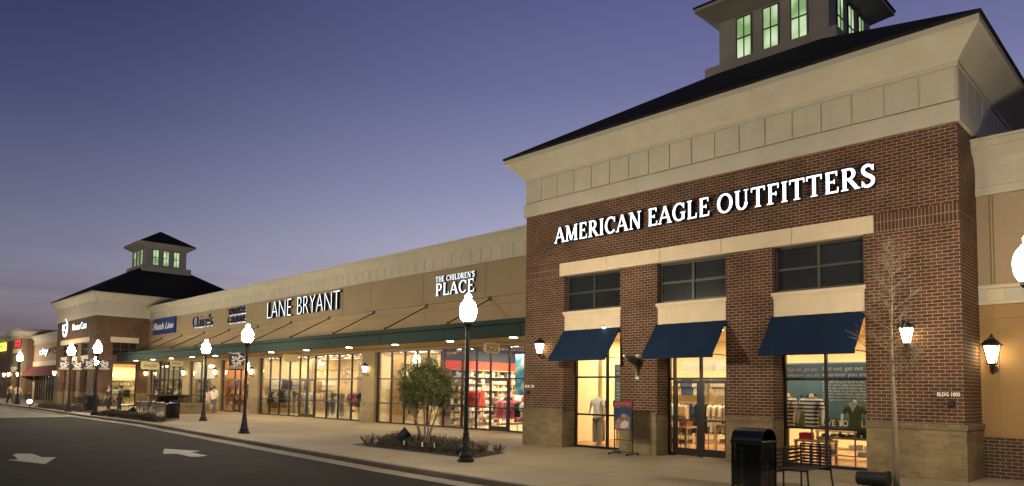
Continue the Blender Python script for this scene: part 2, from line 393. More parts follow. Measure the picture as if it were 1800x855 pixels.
def split_wall(mb, a0, a1, b0, b1, z0, z1, ops, ax='x', mi=0):
    """wall running a0..a1 with thickness b0..b1 and openings (c0,c1,zz0,zz1)"""
    def bx(p0, p1, q0, q1):
        if p1 - p0 < 1e-4 or q1 - q0 < 1e-4: return
        if ax == 'x': mb.box(p0, p1, b0, b1, q0, q1, mi)
        else: mb.box(b0, b1, p0, p1, q0, q1, mi)
    cur = a0
    for (c0, c1, y0, y1) in sorted(ops):
        bx(cur, c0, z0, z1)
        bx(c0, c1, z0, max(z0, min(y0, z1))); bx(c0, c1, min(z1, max(y1, z0)), z1)
        cur = c1
    bx(cur, a1, z0, z1)

# ---------------------------------------------------------------- lettering
def catmull(p, n=5):
    q = [p[0]] + list(p) + [p[-1]]; o = []
    for i in range(1, len(q) - 2):
        for k in range(n):
            t = k / n; t2 = t * t; t3 = t2 * t
            o.append(tuple(0.5 * (2 * q[i][j] + (-q[i - 1][j] + q[i + 1][j]) * t + (2 * q[i - 1][j] - 5 * q[i][j] + 4 * q[i + 1][j] - q[i + 2][j]) * t2 + (-q[i - 1][j] + 3 * q[i][j] - 3 * q[i + 1][j] + q[i + 2][j]) * t3) for j in (0, 1)))
    o.append(p[-1]); return o
T, t_ = 0.165, 0.085
def arc(cx, cz, rx, rz, a0, a1, n=16):
    pts = []; ws = []
    for i in range(n + 1):
        a = R(a0 + (a1 - a0) * i / n); pts.append((cx + rx * math.cos(a), cz + rz * math.sin(a))); ws.append(t_ + (T - t_) * abs(math.cos(a)) ** 1.3)
    return pts, ws
def st(x0, z0, x1, z1, w): return [(x0, z0), (x1, z1)], [w, w]
def sf(x, z, half=0.15): return [(x - half, z), (x + half, z)], [0.055, 0.055]
b_, tp = 0.028, 0.972
GL = {
 'A': (0.90, [st(0.10, 0.03, 0.44, 0.98, t_), st(0.43, 0.98, 0.78, 0.03, T), st(0.24, 0.34, 0.64, 0.34, t_ * .9), sf(0.10, b_, .12), sf(0.78, b_, .15)]),
 'M': (1.08, [st(0.15, 0, 0.17, 1, t_), st(0.20, 0.97, 0.52, 0.05, T), st(0.52, 0.05, 0.84, 0.97, t_), st(0.89, 0, 0.87, 1, T), sf(0.15, b_, .13), sf(0.89, b_, .16), sf(0.12, tp, .10), sf(0.92, tp, .10)]),
 'E': (0.74, [st(0.2, 0, 0.2, 1, T), st(0.1, .965, 0.62, .965, t_), st(0.2, .52, 0.5, .52, t_), st(0.1, .035, 0.66, .035, t_), st(0.61, 0.78, 0.61, 1, .06), st(0.65, 0, 0.67, .24, .06), st(0.5, .42, 0.5, .62, .05)]),
 'R': (0.86, [st(0.2, 0, 0.2, 1, T), sf(0.2, b_, .16), st(0.08, .965, 0.42, .965, t_), arc(0.40, 0.74, 0.2, 0.225, 90, -90), st(0.2, .515, 0.42, .515, t_), st(0.40, 0.50, 0.74, 0.03, T), sf(0.78, b_, .10)]),
 'I': (0.40, [st(0.2, 0, 0.2, 1, T), sf(0.2, b_, .15), sf(0.2, tp, .15)]),
 'C': (0.86, [arc(0.48, 0.5, 0.36, 0.465, 42, 318, 26), st(0.77, .66, .77, 0.97, .06)]),
 'G': (0.92, [arc(0.48, 0.5, 0.36, 0.465, 42, 312, 26), st(0.77, .68, .77, 0.97, .06), st(0.74, 0.06, 0.74, 0.44, T), sf(0.72, .44, .16)]),
 'N': (0.94, [st(0.18, 0, 0.18, 1, t_), st(0.2, .97, 0.74, 0.02, T), st(0.75, 0, 0.75, 1, t_), sf(0.18, b_, .13), sf(0.13, tp, .11), sf(0.76, tp, .13)]),
 'L': (0.72, [st(0.2, 0, 0.2, 1, T), sf(0.2, tp, .15), st(0.08, .035, 0.62, .035, t_), st(0.62, 0, 0.64, .27, .06)]),
 'O': (0.95, [arc(0.47, 0.5, 0.36, 0.465, 0, 360, 36)]),
 'U': (0.90, [st(0.2, .32, 0.2, 1, T), arc(0.44, 0.36, 0.24, 0.325, 180, 360), st(0.68, .34, 0.68, 1, t_), sf(0.2, tp, .15), sf(0.68, tp, .12)]),
 'T': (0.80, [st(0.39, 0, 0.39, 1, T), sf(0.39, b_, .16), st(0.04, .965, 0.74, .965, t_), st(0.05, .78, 0.05, 1, .06), st(0.73, .78, 0.73, 1, .06)]),
 'F': (0.70, [st(0.2, 0, 0.2, 1, T), sf(0.2, b_, .17), st(0.08, .965, 0.62, .965, t_), st(0.2, .5, 0.5, .5, t_), st(0.61, .76, 0.61, 1, .06), st(0.5, .4, 0.5, .6, .05)]),
 'S': (0.68, [(catmull([(0.54, .76), (0.46, .92), (0.30, .97), (0.15, .88), (0.13, .72), (0.24, .58), (0.42, .46), (0.54, .33), (0.52, .15), (0.38, .04), (0.2, .05), (0.10, .22)], 4), None), st(0.55, .72, .55, .98, .05), st(0.09, .02, .09, .29, .05)]),
 'P': (0.76, [st(0.2, 0, 0.2, 1, T), sf(0.2, b_, .17), st(0.08, .965, 0.42, .965, t_), arc(0.40, 0.71, 0.22, 0.255, 90, -90), st(0.2, .455, 0.42, .455, t_)]),
 'H': (0.92, [st(0.2, 0, 0.2, 1, T), st(0.72, 0, 0.72, 1, T), st(0.2, .52, .72, .52, t_), sf(0.2, b_, .15), sf(0.2, tp, .15), sf(.72, b_, .15), sf(.72, tp, .15)]),
 'D': (0.90, [st(0.2, 0, 0.2, 1, T), st(0.08, .965, 0.44, .965, t_), st(0.08, .035, 0.44, .035, t_), arc(0.42, 0.5, 0.34, 0.465, 90, -90)]),
 "'": (0.26, [st(0.12, 0.72, 0.14, 1, 0.1)]),
 ' ': (0.42, []),
}
def serif_letters(parent, text, x0, x1, y, z0, h, depth=0.12, face=None, side=None, mats=None):
    """serif channel letters facing -Y, stretched between x0 and x1"""
    tot = sum(GL[c][0] + 0.03 for c in text); k = (x1 - x0) / (tot * h); x = x0
    for c in text:
        wd, strokes = GL[c]
        if strokes:
            mb = MB()
            for si, (pts, ws) in enumerate(strokes):
                if ws is None: ws = [T * (0.55 + 0.5 * math.sin(math.pi * i / (len(pts) - 1))) for i in range(len(pts))]
                Lp, Rp = [], []
                closed = math.dist(pts[0], pts[-1]) < 1e-6
                for i, p in enumerate(pts):
                    a = pts[i - 1] if i else (pts[-2] if closed else p); c2 = pts[i + 1] if i < len(pts) - 1 else (pts[1] if closed else p)
                    d = Vector((c2[0] - a[0], c2[1] - a[1])); d.normalize(); nn = Vector((-d.y, d.x)) * ws[i] / 2
                    Lp.append((p[0] + nn.x, p[1] + nn.y)); Rp.append((p[0] - nn.x, p[1] - nn.y))
                def W(p, yy): return (x + p[0] * h * k, yy, z0 + p[1] * h)
                yf = y - depth - 0.0006 * si
                for i in range(len(pts) - 1):
                    mb.poly([W(Lp[i], yf), W(Lp[i + 1], yf), W(Rp[i + 1], yf), W(Rp[i], yf)], 0)
                    mb.poly([W(Lp[i], yf), W(Lp[i], y), W(Lp[i + 1], y), W(Lp[i + 1], yf)], 1)
                    mb.poly([W(Rp[i], yf), W(Rp[i], y), W(Rp[i + 1], y), W(Rp[i + 1], yf)], 1)
                for P1, P2 in ((Lp[0], Rp[0]), (Lp[-1], Rp[-1])):
                    mb.poly([W(P1, yf), W(P1, y), W(P2, y), W(P2, yf)], 1)
            mb.build('letter', mats or [SIGNW, SIGNSIDE], parent)
        x += (wd + 0.03) * h * k
def text_mesh(text, name, mats, parent, loc, size, depth=0.05, width=None, height=None, face_x=False, align='LEFT', bold=0.0, spacing=1.0, shear=0.0, lines=1.0):
    """built-in sans text as a real mesh, upright and facing -Y (or +X)"""
    c = bpy.data.curves.new('lettering', 'FONT'); c.body = text; c.size = size; c.extrude = depth / 2; c.offset = bold
    c.space_character = spacing; c.shear = shear; c.space_line = lines; c.resolution_u = 3
    o = bpy.data.objects.new('tmp', c); COL.objects.link(o)
    dg = bpy.context.evaluated_depsgraph_get(); me = bpy.data.meshes.new_from_object(o.evaluated_get(dg))
    bpy.data.objects.remove(o)
    xs = [v.co.x for v in me.vertices]; ys = [v.co.y for v in me.vertices]
    x0, x1, y0, y1 = min(xs), max(xs), min(ys), max(ys)
    sx = width / (x1 - x0) if width else 1; sy = height / (y1 - y0) if height else (sx if width else 1)
    off = wl(parent) if parent is not None else Vector((0, 0, 0))
    mi_ = [0 if p.normal.z > 0.5 else (1 if len(mats) > 1 else 0) for p in me.polygons]
    for v in me.vertices:
        X = (v.co.x - x0) * sx; Z = (v.co.y - y0) * sy; D = v.co.z + depth / 2
        p = Vector((loc[0] + X, loc[1] - D, loc[2] + Z)) if not face_x else Vector((loc[0] + D, loc[1] + X, loc[2] + Z))
        v.co = p - off
    me.materials.clear()
    for m in mats: me.materials.append(m)
    me.polygons.foreach_set('material_index', mi_)
    me.name = name
    ob = bpy.data.objects.new(name, me); COL.objects.link(ob); ob.parent = parent
    return ob

# ================================================================ SETTING
def kerb_y(x):
    K = [(30, 8.4), (0, 9.3), (-10.2, 9.66), (-13.8, 9.8), (-20, 10.25), (-24.6, 10.6), (-36.8, 11.62), (-47, 11.7), (-62, 12.2), (-80, 12.3), (-200, 12.6)]
    for (a, ya), (b, yb) in zip(K, K[1:]):
        if x >= b: return ya + (yb - ya) * (x - a) / (b - a)
    return K[-1][1]
road = MB().poly([(-2600, -2600, -0.13), (2600, -2600, -0.13), (2600, 2600, -0.13), (-2600, 2600, -0.13)]).build('road', ASPH); tag(road, kind='structure')
ap = MB().poly([(-47.5, -40, -0.126), (-47.5, kerb_y(-47.5) - .5, -0.126), (-90, kerb_y(-90) - .5, -0.126), (-200, kerb_y(-200) - .5, -0.126), (-200, -40, -0.126)]).build('crossing_pavement', APRON); tag(ap, kind='structure')
xs = [30, 20, 10, 0, -4, -7, -10.2, -12, -13.8, -17, -20, -22, -24.6, -28, -32, -36.8, -42, -47, -54, -62, -70, -80, -100, -130, -200]
mb = MB()
for a, b in zip(xs, xs[1:]):
    ya, yb = kerb_y(a), kerb_y(b)
    mb.poly([(a, ya + .15, 0), (b, yb + .15, 0), (b, 60, 0), (a, 60, 0)])
pave = mb.build('sidewalk', CONC); tag(pave, kind='structure')
mb = MB(); g = MB()
for a, b in zip(xs, xs[1:]):
    for off_y, tgt, pr in ((0, mb, [(0.0, -0.2), (0.0, -0.02), (0.02, 0.001), (0.15, 0.001), (0.15, -0.2)]),):
        ya, yb = kerb_y(a), kerb_y(b)
        for (o0, z0), (o1, z1) in zip(pr, pr[1:]):
            tgt.poly([(a, ya + o0, z0), (b, yb + o0, z0), (b, yb + o1, z1), (a, ya + o1, z1)])
    g.poly([(a, ya - .48, -0.128), (b, yb - .48, -0.128), (b, yb, -0.12), (a, ya, -0.12)])
k = mb.build('kerb', KERB); tag(k, kind='structure')
k = g.build('gutter', KERB); tag(k, kind='structure')

def arrow(pts, label):
    o = MB().poly([(x, y, -0.122) for x, y in pts]).build('road_arrow', PAINT)
    return tag(o, label, 'road marking', 'painted arrows on the asphalt')
arrow([(-21.23, 3.65), (-21.16, 3.87), (-22.68, 4.02), (-22.97, 4.19), (-22.68, 4.46), (-21.48, 4.44), (-21.28, 4.71), (-19.61, 4.12)],
      'white painted arrow on the asphalt, the left one of the two')
arrow([(-22.4, 7.74), (-21.05, 8.27), (-20.74, 7.89), (-19.56, 7.88), (-19.37, 7.58), (-19.5, 7.41), (-20.52, 7.44), (-20.74, 7.13)],
      'white painted arrow on the asphalt nearer the kerb, the right one of the two')

# ================================================================ shared builders
def storefront(parent, x0, x1, y, z1, mull, bars, doors=(), z0=0.0, fm=BRONZE, fw=0.055, ax='x', side=-1):
    """glazed wall: frame part with a glass sub-part; doors (a, b, top) get thick leaves of their own"""
    fr = MB(); gl = MB()
    def bx(t, a, b, p, q, d0=-0.05, d1=0.05):
        if ax == 'x': t.box(a, b, y + d0, y + d1, p, q)
        else: t.box(y + d0, y + d1, a, b, p, q)
    bx(fr, x0, x0 + fw, z0, z1); bx(fr, x1 - fw, x1, z0, z1)
    bx(fr, x0 + fw, x1 - fw, z1 - fw, z1, -.047, .047)
    def isdoor(a, b): return any(d[0] - 1e-3 <= a and b <= d[1] + 1e-3 for d in doors)
    ms = [x0 + fw / 2] + list(mull) + [x1 - fw / 2]
    for m in mull: bx(fr, m - fw / 2, m + fw / 2, z0, z1 - fw)
    for a, b in zip(ms, ms[1:]):
        A, B = a + fw / 2, b - fw / 2
        dr = isdoor(a, b)
        if not dr: bx(fr, A, B, z0, z0 + .07, -.047, .047)
        for q in bars:
            if dr and q < 1.9: continue
            bx(fr, A, B, q - fw / 2, q + fw / 2, -.044, .044)
    o = fr.build('window_frame', fm, parent)
    bx(gl, x0 + fw, x1 - fw, z0 + .02, z1 - fw, -.006, .006)
    gl.build('glass', GLASS, o)
    for (a, b, zt) in doors:
        d = MB(); A, B = a + fw / 2 + .005, b - fw / 2 - .005
        for t in ((A, A + .075, 0.02, zt), (B - .075, B, 0.02, zt), (A + .075, B - .075, 0.02, .22), (A + .075, B - .075, zt - .09, zt), (A + .075, B - .075, .98, 1.03)): bx(d, *t, d0=-.055, d1=-.012)
        dd = d.build('door', fm, parent)
        hd = MB()
        hx = B - .11
        pts = [(hx, -.06, .95), (hx, -.11, .95), (hx, -.11, 1.25), (hx, -.06, 1.25)]
        hd.tube([(p[0], y + p[1], p[2]) if ax == 'x' else (y - p[1], p[0], p[2]) for p in pts], .013, 6)
        hd.build('handle', GREYF, dd)
    return o

def lantern(x, y, z, label, group='carriage lanterns on the walls', ax='y', s=1.0):
    """carriage lantern on a wall facing -Y; z is the bottom of the glass"""
    t = thing('wall_lantern', label, 'lantern', (x, y, z), group)
    d = 0.23 * s; cy_ = y - d
    g = MB(); b0, b1, h = .062 * s, .122 * s, .36 * s
    q = [(-1, -1), (1, -1), (1, 1), (-1, 1)]
    for i in range(4):
        a, b = q[i], q[(i + 1) % 4]
        g.poly([(x + a[0] * b0, cy_ + a[1] * b0, z), (x + b[0] * b0, cy_ + b[1] * b0, z), (x + b[0] * b1, cy_ + b[1] * b1, z + h), (x + a[0] * b1, cy_ + a[1] * b1, z + h)])
    g.build('glass', LANT, t)
    fr = MB()
    for a in q: fr.tube([(x + a[0] * b0 * 1.05, cy_ + a[1] * b0 * 1.05, z - .01), (x + a[0] * b1 * 1.05, cy_ + a[1] * b1 * 1.05, z + h)], .014 * s, 5)
    for i in range(4):
        a, b = q[i], q[(i + 1) % 4]
        fr.tube([(x + a[0] * b1 * 1.05, cy_ + a[1] * b1 * 1.05, z + h), (x + b[0] * b1 * 1.05, cy_ + b[1] * b1 * 1.05, z + h)], .012 * s, 5)
    fr.lathe([(.02 * s, -.13 * s), (.055 * s, -.09 * s), (.04 * s, -.05 * s), (.10 * s, -.02 * s), (.10 * s, 0)], (x, cy_, z), 10)
    fr.build('cage', BLACK, t)
    rf = MB(); e = .165 * s
    rf.ring(x, x, cy_, cy_, [(e, z + h + .005), (e, z + h + .025 * s), (.10 * s, z + h + .10 * s), (.05 * s, z + h + .14 * s), (.05 * s, z + h + .17 * s)])
    rf.lathe([(.02 * s, .16 * s), (.035 * s, .19 * s), (.03 * s, .215 * s), (.008 * s, .24 * s)], (x, cy_, z + h), 8)
    rf.build('lantern_roof', BLACK, t)
    br = MB(); br.lathe([(.001, 0), (.07 * s, 0), (.07 * s, .02)], (0, 0, 0), 12)
    br.v = [(x + vx, y - vz, z - .12 * s + vy) for vx, vy, vz in br.v]
    br.tube([(x, y - .01, z - .14 * s), (x, y - d * .5, z - .19 * s), (x, cy_, z - .12 * s)], .018 * s, 6)
    br.tube([(x, y - .01, z - .05 * s), (x + .01, y - .12 * s, z + .02 * s), (x, cy_ + .10 * s, z - .03 * s)], .011 * s, 6)
    br.build('bracket', BLACK, t)
    return t

def cornice_panels(mb, x0, x1, y0, y1, z0, z1, pitch, sides='fx', d=0.022, gap=0.035):
    n = max(1, round((x1 - x0) / pitch)); p = (x1 - x0) / n
    for i in range(n): mb.box(x0 + i * p + gap / 2, x0 + (i + 1) * p - gap / 2, y0 - d, y0 + .002, z0, z1)
    n = max(1, round((y1 - y0) / pitch)); p = (y1 - y0) / n
    if 'x' in sides:
        for i in range(n): mb.box(x1 - .002, x1 + d, y0 + i * p + gap / 2, y0 + (i + 1) * p - gap / 2, z0, z1)

# ================================================================ CORNER PAVILIONS
BAYS = [(1.70, 3.90), (5.18, 7.30), (8.57, 10.74)]
def pavilion(X, Y, label, near):
    W_, D_ = 12.65, 13.6
    t = thing('shop_building', label, 'building', (X + W_ / 2, Y, 0))
    x0, x1, y0, y1 = X, X + W_, Y, Y + D_
    ops = [(x0 + a, x0 + b, 0, 5.45) for a, b in BAYS]
    wl_ = MB(); split_wall(wl_, x0, x1, y0, y0 + .62, 1.10, 7.62, ops)
    if near:
        wl_.box(x1 - .3, x1, y0 + .62, y1, 1.10, 7.62)
    else:
        split_wall(wl_, y0 + .62, y0 + 4.4, x1 - .3, x1, 1.10, 7.62, [(Y + 1.4, Y + 3.3, 0, 3.62)], ax='y')
        wl_.box(x1 - .3, x1, y0 + 4.4, y1, 1.10, 7.62)
    wl_.box(x0, x0 + .3, y0 + .62, y1, 1.10, 7.62); wl_.box(x0 + .3, x1 - .3, y1 - .3, y1, 1.10, 7.62)
    wall = wl_.build('brick_wall', BRICK, t)
    bs = MB(); split_wall(bs, x0 - .035, x1 + .035, y0 - .035, y0 + .60, 0, 1.10, [(a, b, 0, 9) for a, b, *_ in ops])
    if near: bs.box(x1 - .28, x1 + .035, y0 + .60, y1, 0, 1.10)
    else: split_wall(bs, y0 + .60, y1, x1 - .28, x1 + .035, 0, 1.10, [(Y + 1.4, Y + 3.3, 0, 3)], ax='y')
    bs.box(x0 - .035, x0 + .28, y0 + .60, y1, 0, 1.10); pieces(bs, 'brick_base', BASEB, t)
    cp = MB(); split_wall(cp, x0 - .06, x1 + .06, y0 - .06, y0 - .002, 1.06, 1.18, [(a, b, 0, 9) for a, b, *_ in ops])
    if near: cp.box(x1 + .002, x1 + .06, y0 - .002, y1, 1.06, 1.18)
    pieces(cp, 'base_cap', BASES, t)
    sb = MB()
    for a, b in ((x0 - .004, x0 + 1.53), (x1 - 1.68, x1 + .004)):
        for k_ in (0, 1): sb.box(a, b, y0 - .012, y0 + .05, 5.44 + k_ * .215, 5.44 + k_ * .215 + .205)
    sb.box(x1 - .05, x1 + .010, y0 + .05, y0 + 1.3, 5.44, 5.87)
    pieces(sb, 'soldier_course', SOLD, t)
    li = MB(); ed = [x0 + 1.53 + (9.44) * k_ / 5 for k_ in range(6)]
    for a, b in zip(ed, ed[1:]): li.box(a + .004, b - .004, y0 - .05, y0 + .25, 5.44, 5.85)
    pieces(li, 'stone_lintel', LIME, t, bevel=.008)
    for a, b, *_ in ops:
        wf = MB(); ya = y0 + .16; f_ = .075
        wf.box(a, b, ya, ya + .06, 4.28, 4.28 + f_); wf.box(a, b, ya, ya + .06, 5.44 - f_, 5.44)
        wf.box(a, a + f_, ya + .002, ya + .058, 4.28 + f_, 5.44 - f_); wf.box(b - f_, b, ya + .002, ya + .058, 4.28 + f_, 5.44 - f_)
        m_ = (a + b) / 2; wf.box(m_ - .035, m_ + .035, ya + .004, ya + .056, 4.28 + f_, 5.44 - f_)
        wf.box(a + f_, m_ - .035, ya + .006, ya + .054, 4.83, 4.89); wf.box(m_ + .035, b - f_, ya + .006, ya + .054, 4.83, 4.89)
        wfo = wf.build('upper_window', GREYF, t)
        MB().box(a, b, ya + .045, ya + .09, 4.28, 5.44).build('pane', DGLASS, wfo)
        sp = MB(); sp.box(a + .002, b - .002, y0 + .03, y0 + .6, 3.64, 4.19); sp.box(a - .03, b + .03, y0 - .03, y0 + .3, 4.19, 4.28); sp.box(a - .01, b + .01, y0, y0 + .3, 4.14, 4.19)
        sp.build('stone_panel', LIME, t, bevel=.006)
    # cornice
    co = MB()
    co.ring(x0, x1, y0, y1, [(-.3, 7.60), (.07, 7.60), (.07, 8.03), (.02, 8.05), (.02, 8.80), (.055, 8.82), (.055, 8.90), (.09, 8.94), (.20, 9.06), (.36, 9.22), (.50, 9.36), (.56, 9.40), (.56, 9.54), (.2, 9.56)])
    cornice_panels(co, x0, x1, y0 - .02, y1, 8.07, 8.78, .72)
    if True:
        n = 19; p = D_ / n
        for i in range(n): co.box(x1 + .018, x1 + .042, y0 + i * p + .0175, y0 + (i + 1) * p - .0175, 8.07, 8.78)
    co.build('cornice', CREAM, t)
    rf = MB(); rf.ring(x0, x1, y0, y1, [(.55, 9.545), (.60, 9.56), (.60, 9.61), (-5.1, 9.61 + 5.7 * .60), (-5.2, 9.61 + 5.7 * .60)])
    roof = rf.build('roof', SHING, t)
    # cupola
    cx, cyy = (x0 + x1) / 2, y0 + 6.8; h = 1.86
    cu = MB()
    cu.ring(cx - h, cx + h, cyy - h, cyy + h, [(.36, 12.2), (.36, 13.00), (.30, 13.04), (.0, 13.06), (.0, 14.66), (.04, 14.68), (.10, 14.72), (.5, 14.98), (.62, 15.04), (.62, 15.16), (.2, 15.2)])
    cuo = cu.build('cupola', TAUPE, t)
    MB().ring(cx - h, cx + h, cyy - h, cyy + h, [(.60, 15.155), (.66, 15.17), (.66, 15.21), (-1.84, 16.75), (-1.85, 16.755)]).build('cupola_roof', SHING, cuo)
    for k_ in range(3):
        c_ = cx + (k_ - 1) * .94
        for q in ('f', 'r', 'l'):
            fr = MB(); pn = MB()
            if q == 'f': bx = lambda m, a, b, z0_, z1_, d0, d1: m.box(c_ + a, c_ + b, cyy - h - d1, cyy - h - d0, z0_, z1_)
            elif q == 'r': bx = lambda m, a, b, z0_, z1_, d0, d1: m.box(cx + h + d0, cx + h + d1, cyy + (c_ - cx) + a, cyy + (c_ - cx) + b, z0_, z1_)
            else: bx = lambda m, a, b, z0_, z1_, d0, d1: m.box(cx - h - d1, cx - h - d0, cyy + (c_ - cx) + a, cyy + (c_ - cx) + b, z0_, z1_)
            for a, b, p_, q_ in ((-.29, -.24, 13.1, 14.6), (.24, .29, 13.1, 14.6), (-.24, .24, 13.1, 13.15), (-.24, .24, 14.55, 14.6), (-.02, .02, 13.15, 14.55), (-.24, -.02, 13.83, 13.88), (.02, .24, 13.83, 13.88)):
                bx(fr, a, b, p_, q_, .0, .035)
            bx(pn, -.24, .24, 13.15, 14.55, .002, .014)
            fo = fr.build('cupola_window', GREYF, cuo)
            if q != 'l' : pass
            pn.build('lit_pane', CUPL, cuo)
    return t

# rooms behind the glass --------------------------------------------------
def room(parent, x0, x1, y0, y1, h, wallm, floorm, ceilm, light, power, backm=None, leftm=None, rightm=None, gap=None):
    MB().box(x0, x1, y0, y1, -.02, .012).build('shop_floor', floorm, parent)
    MB().box(x0, x1, y1 + .002, y1 + .1, .013, h).build('back_wall', backm or wallm, parent)
    MB().box(x0 - .06, x0, y0, y1, .013, h).build('side_wall', leftm or wallm, parent)
    m_ = MB(); split_wall(m_, y0, y1, x1, x1 + .06, .013, h, [gap] if gap else [], ax='y'); m_.build('side_wall', rightm or wallm, parent)
    MB().box(x0 - .06, x1 + .06, y0, y1 + .1, h + .003, h + .06).build('shop_ceiling', ceilm, parent)
    n = max(1, round((x1 - x0) / 3.2))
    for i in range(n):
        px = x0 + (i + .5) * (x1 - x0) / n
        point_light(parent, (px, y0 + .28, h - .10), power * .30, light, kind='AREA', size=((x1 - x0) / n * .8, .25), rot=(R(28), 0, 0))  # added lamps close behind the glass to brighten the window displays
    n = max(1, round((x1 - x0) / 2.6))
    for i in range(n):
        px = x0 + (i + .5) * (x1 - x0) / n
        point_light(parent, (px, (y0 * .45 + y1 * .55), h - .06), power, light, kind='AREA', size=((x1 - x0) / n * .45, (y1 - y0) * .5))

WARM = (1.0, 0.82, 0.52); WARM2 = (1.0, 0.88, 0.66); AMB = (1.0, 0.66, 0.32)
AX = -16.4
main = pavilion(AX, 17.0, 'large brick corner shop building with navy awnings, black roof and lit cupola in front', True)
far = pavilion(-78.85, 17.0, 'smaller looking distant brick shop building with black hip roof and lit cupola', False)

# storefronts and rooms of the near pavilion
for k_, (a, b) in enumerate(BAYS):
    a += AX; b += AX
    if k_ == 0: storefront(main, a, b, 17.62, 3.64, [-13.42], [2.22, 1.04])
    if k_ == 1: storefront(main, a, b, 17.62, 3.64, [-11.02, -10.18, -9.34], [2.16], doors=[(-11.02, -10.18, 2.12), (-10.18, -9.34, 2.12)], fw=.06)
    if k_ == 2: storefront(main, a, b, 17.62, 3.64, [-6.78], [2.14, .94])
room(main, AX + .31, AX + 12.34, 17.72, 24.5, 3.75, CREAMW, WOODF, CREAMW, WARM, 190, backm=CREAMW)

# far pavilion: plain bays, dim interior
FX = -78.85
for k_, (a, b) in enumerate(BAYS):
    a += FX; b += FX
    storefront(far, a, b, 17.45, 3.64, [(a + b) / 2], [2.2, 1.0])
storefront(far, 18.4, 20.3, FX + 12.65 - .12, 3.6, [], [2.3, .98], ax='y')
room(far, FX + .31, FX + 12.3, 17.72, 26, 3.75, CREAMW, TILEF, CREAMW, WARM, 200, gap=(18.4, 20.3, 0, 3.6))
sl = MB().box(FX + 12.64, FX + 12.69, 18.15, 20.35, 5.40, 5.85).build('stone_lintel', LIME, far)
fw = MB()
fw.box(FX + 12.652, FX + 12.672, 18.3, 20.2, 4.3, 5.38)
fwo = fw.build('upper_window', DGLASS, far)
fm = MB()
for yy in (18.3, 18.9, 19.55, 20.15): fm.box(FX + 12.673, FX + 12.69, yy, yy + .05, 4.3, 5.38)
fm.box(FX + 12.673, FX + 12.688, 18.3, 20.2, 4.8, 4.85); fm.build('window_bar', GREYF, fwo)

# awnings
def awning(x0, x1, label):
    t = thing('window_awning', label, 'awning', ((x0 + x1) / 2, 17.0, 2.7), 'navy canvas awnings over the shop windows')
    th = .02; m = MB()
    y0, z0, y1, z1 = 16.97, 3.68, 16.27, 2.79
    n = 24; rng = random.Random(int(x0 * 7))
    A = []
    for i in range(n + 1):
        x = x0 + (x1 - x0) * i / n
        row = []
        for j in range(9):
            s_ = j / 8; sag = .012 * math.sin(math.pi * s_) * (1 + .6 * math.sin(i * math.pi / 6)) + rng.uniform(-.003, .003)
            row.append(Vector((x, y0 + (y1 - y0) * s_ + sag, z0 + (z1 - z0) * s_ - sag)))
        row.append(Vector((x, y1 - .005, z1 - .10)))
        A.append(row)
    nn = Vector((0, .78, -.62)) * th
    for i in range(n):
        for j in range(9):
            m.poly([A[i][j], A[i + 1][j], A[i + 1][j + 1], A[i][j + 1]])
            m.poly([A[i][j] + nn, A[i + 1][j] + nn, A[i + 1][j + 1] + nn, A[i][j + 1] + nn])
    for i in (0, n):
        for j in range(9): m.poly([A[i][j], A[i][j + 1], A[i][j + 1] + nn, A[i][j] + nn])
    m.build('canvas', NAVY, t)
    fr = MB()
    for x in (x0 + .03, (x0 + x1) / 2, x1 - .03):
        fr.tube([(x, 16.985, 3.62), (x, 16.31, 2.765)], .014, 6); fr.tube([(x, 16.31, 2.76), (x, 17.6, 2.76)], .012, 6)
    fr.tube([(x0 + .02, 16.32, 2.755), (x1 - .02, 16.32, 2.755)], .014, 6)
    fr.build('awning_frame', GREYF, t)
    return t
awning(-14.68, -12.48, 'navy awning over the narrow shop window beside the tall portrait sign board')
awning(-11.24, -9.08, 'navy awning over the glass double doors, middle of the three')
awning(-7.86, -5.64, 'navy awning over the window with the blue poster, rightmost of the three')

# ================================================================ WING
wing = thing('shop_building', 'long low tan shop building with a green metal canopy between the two brick buildings', 'building', (-41, 21.2, 0))
WX0, WX1, WY = -66.2, -16.4, 21.2
MUL_A = [-30.05, -28.93, -27.95, -27.05, -25.87, -24.54, -24.3, -23.55, -22.64, -21.6]
MUL_B = [-43.4, -42.12, -40.82, -39.54, -38.61, -37.71, -36.39, -35.13, -33.78]
BAYW = [(-31.28, -16.9), (-44.72, -32.6), (-50.7, -46.2), (-56.6, -51.9), (-65.6, -58.0)]
m = MB(); split_wall(m, WX0, WX1, WY, WY + .3, 0, 5.86, [(a, b, 0, 3.70) for a, b in BAYW]); m.build('lower_wall', TAN2, wing)
m = MB(); m.box(-34.7, WX1, WY - .02, WY + .3, 5.875, 7.46); m.box(WX0, -34.76, WY + .0, WY + .3, 5.875, 7.46); m.build('upper_wall', TAN, wing)
jn = MB()
for x in (-19.0, -22.9, -27.4, -31.9, -34.73): jn.box(x - .012, x + .012, WY - .024, WY - .019, 5.9, 7.44)
for x in (-39.3, -43.9, -48.4, -53, -57.5, -62): jn.box(x - .012, x + .012, WY - .004, WY + .001, 5.9, 7.44)
jn.box(WX0, WX1, WY - .004, WY + .001, 5.50, 5.515)
jn.build('wall_joint', pbr('dark_joint_line', (0.16, 0.11, 0.055), .9), wing)  # thin darker strips mark the wall joints
m = MB()
prof = [(0.0, 7.44), (.06, 7.44), (.06, 7.50), (.03, 7.52), (.03, 8.10), (.06, 8.12), (.08, 8.18), (.18, 8.34), (.30, 8.50), (.36, 8.54), (.36, 8.63), (.0, 8.66), (-.6, 8.66)]
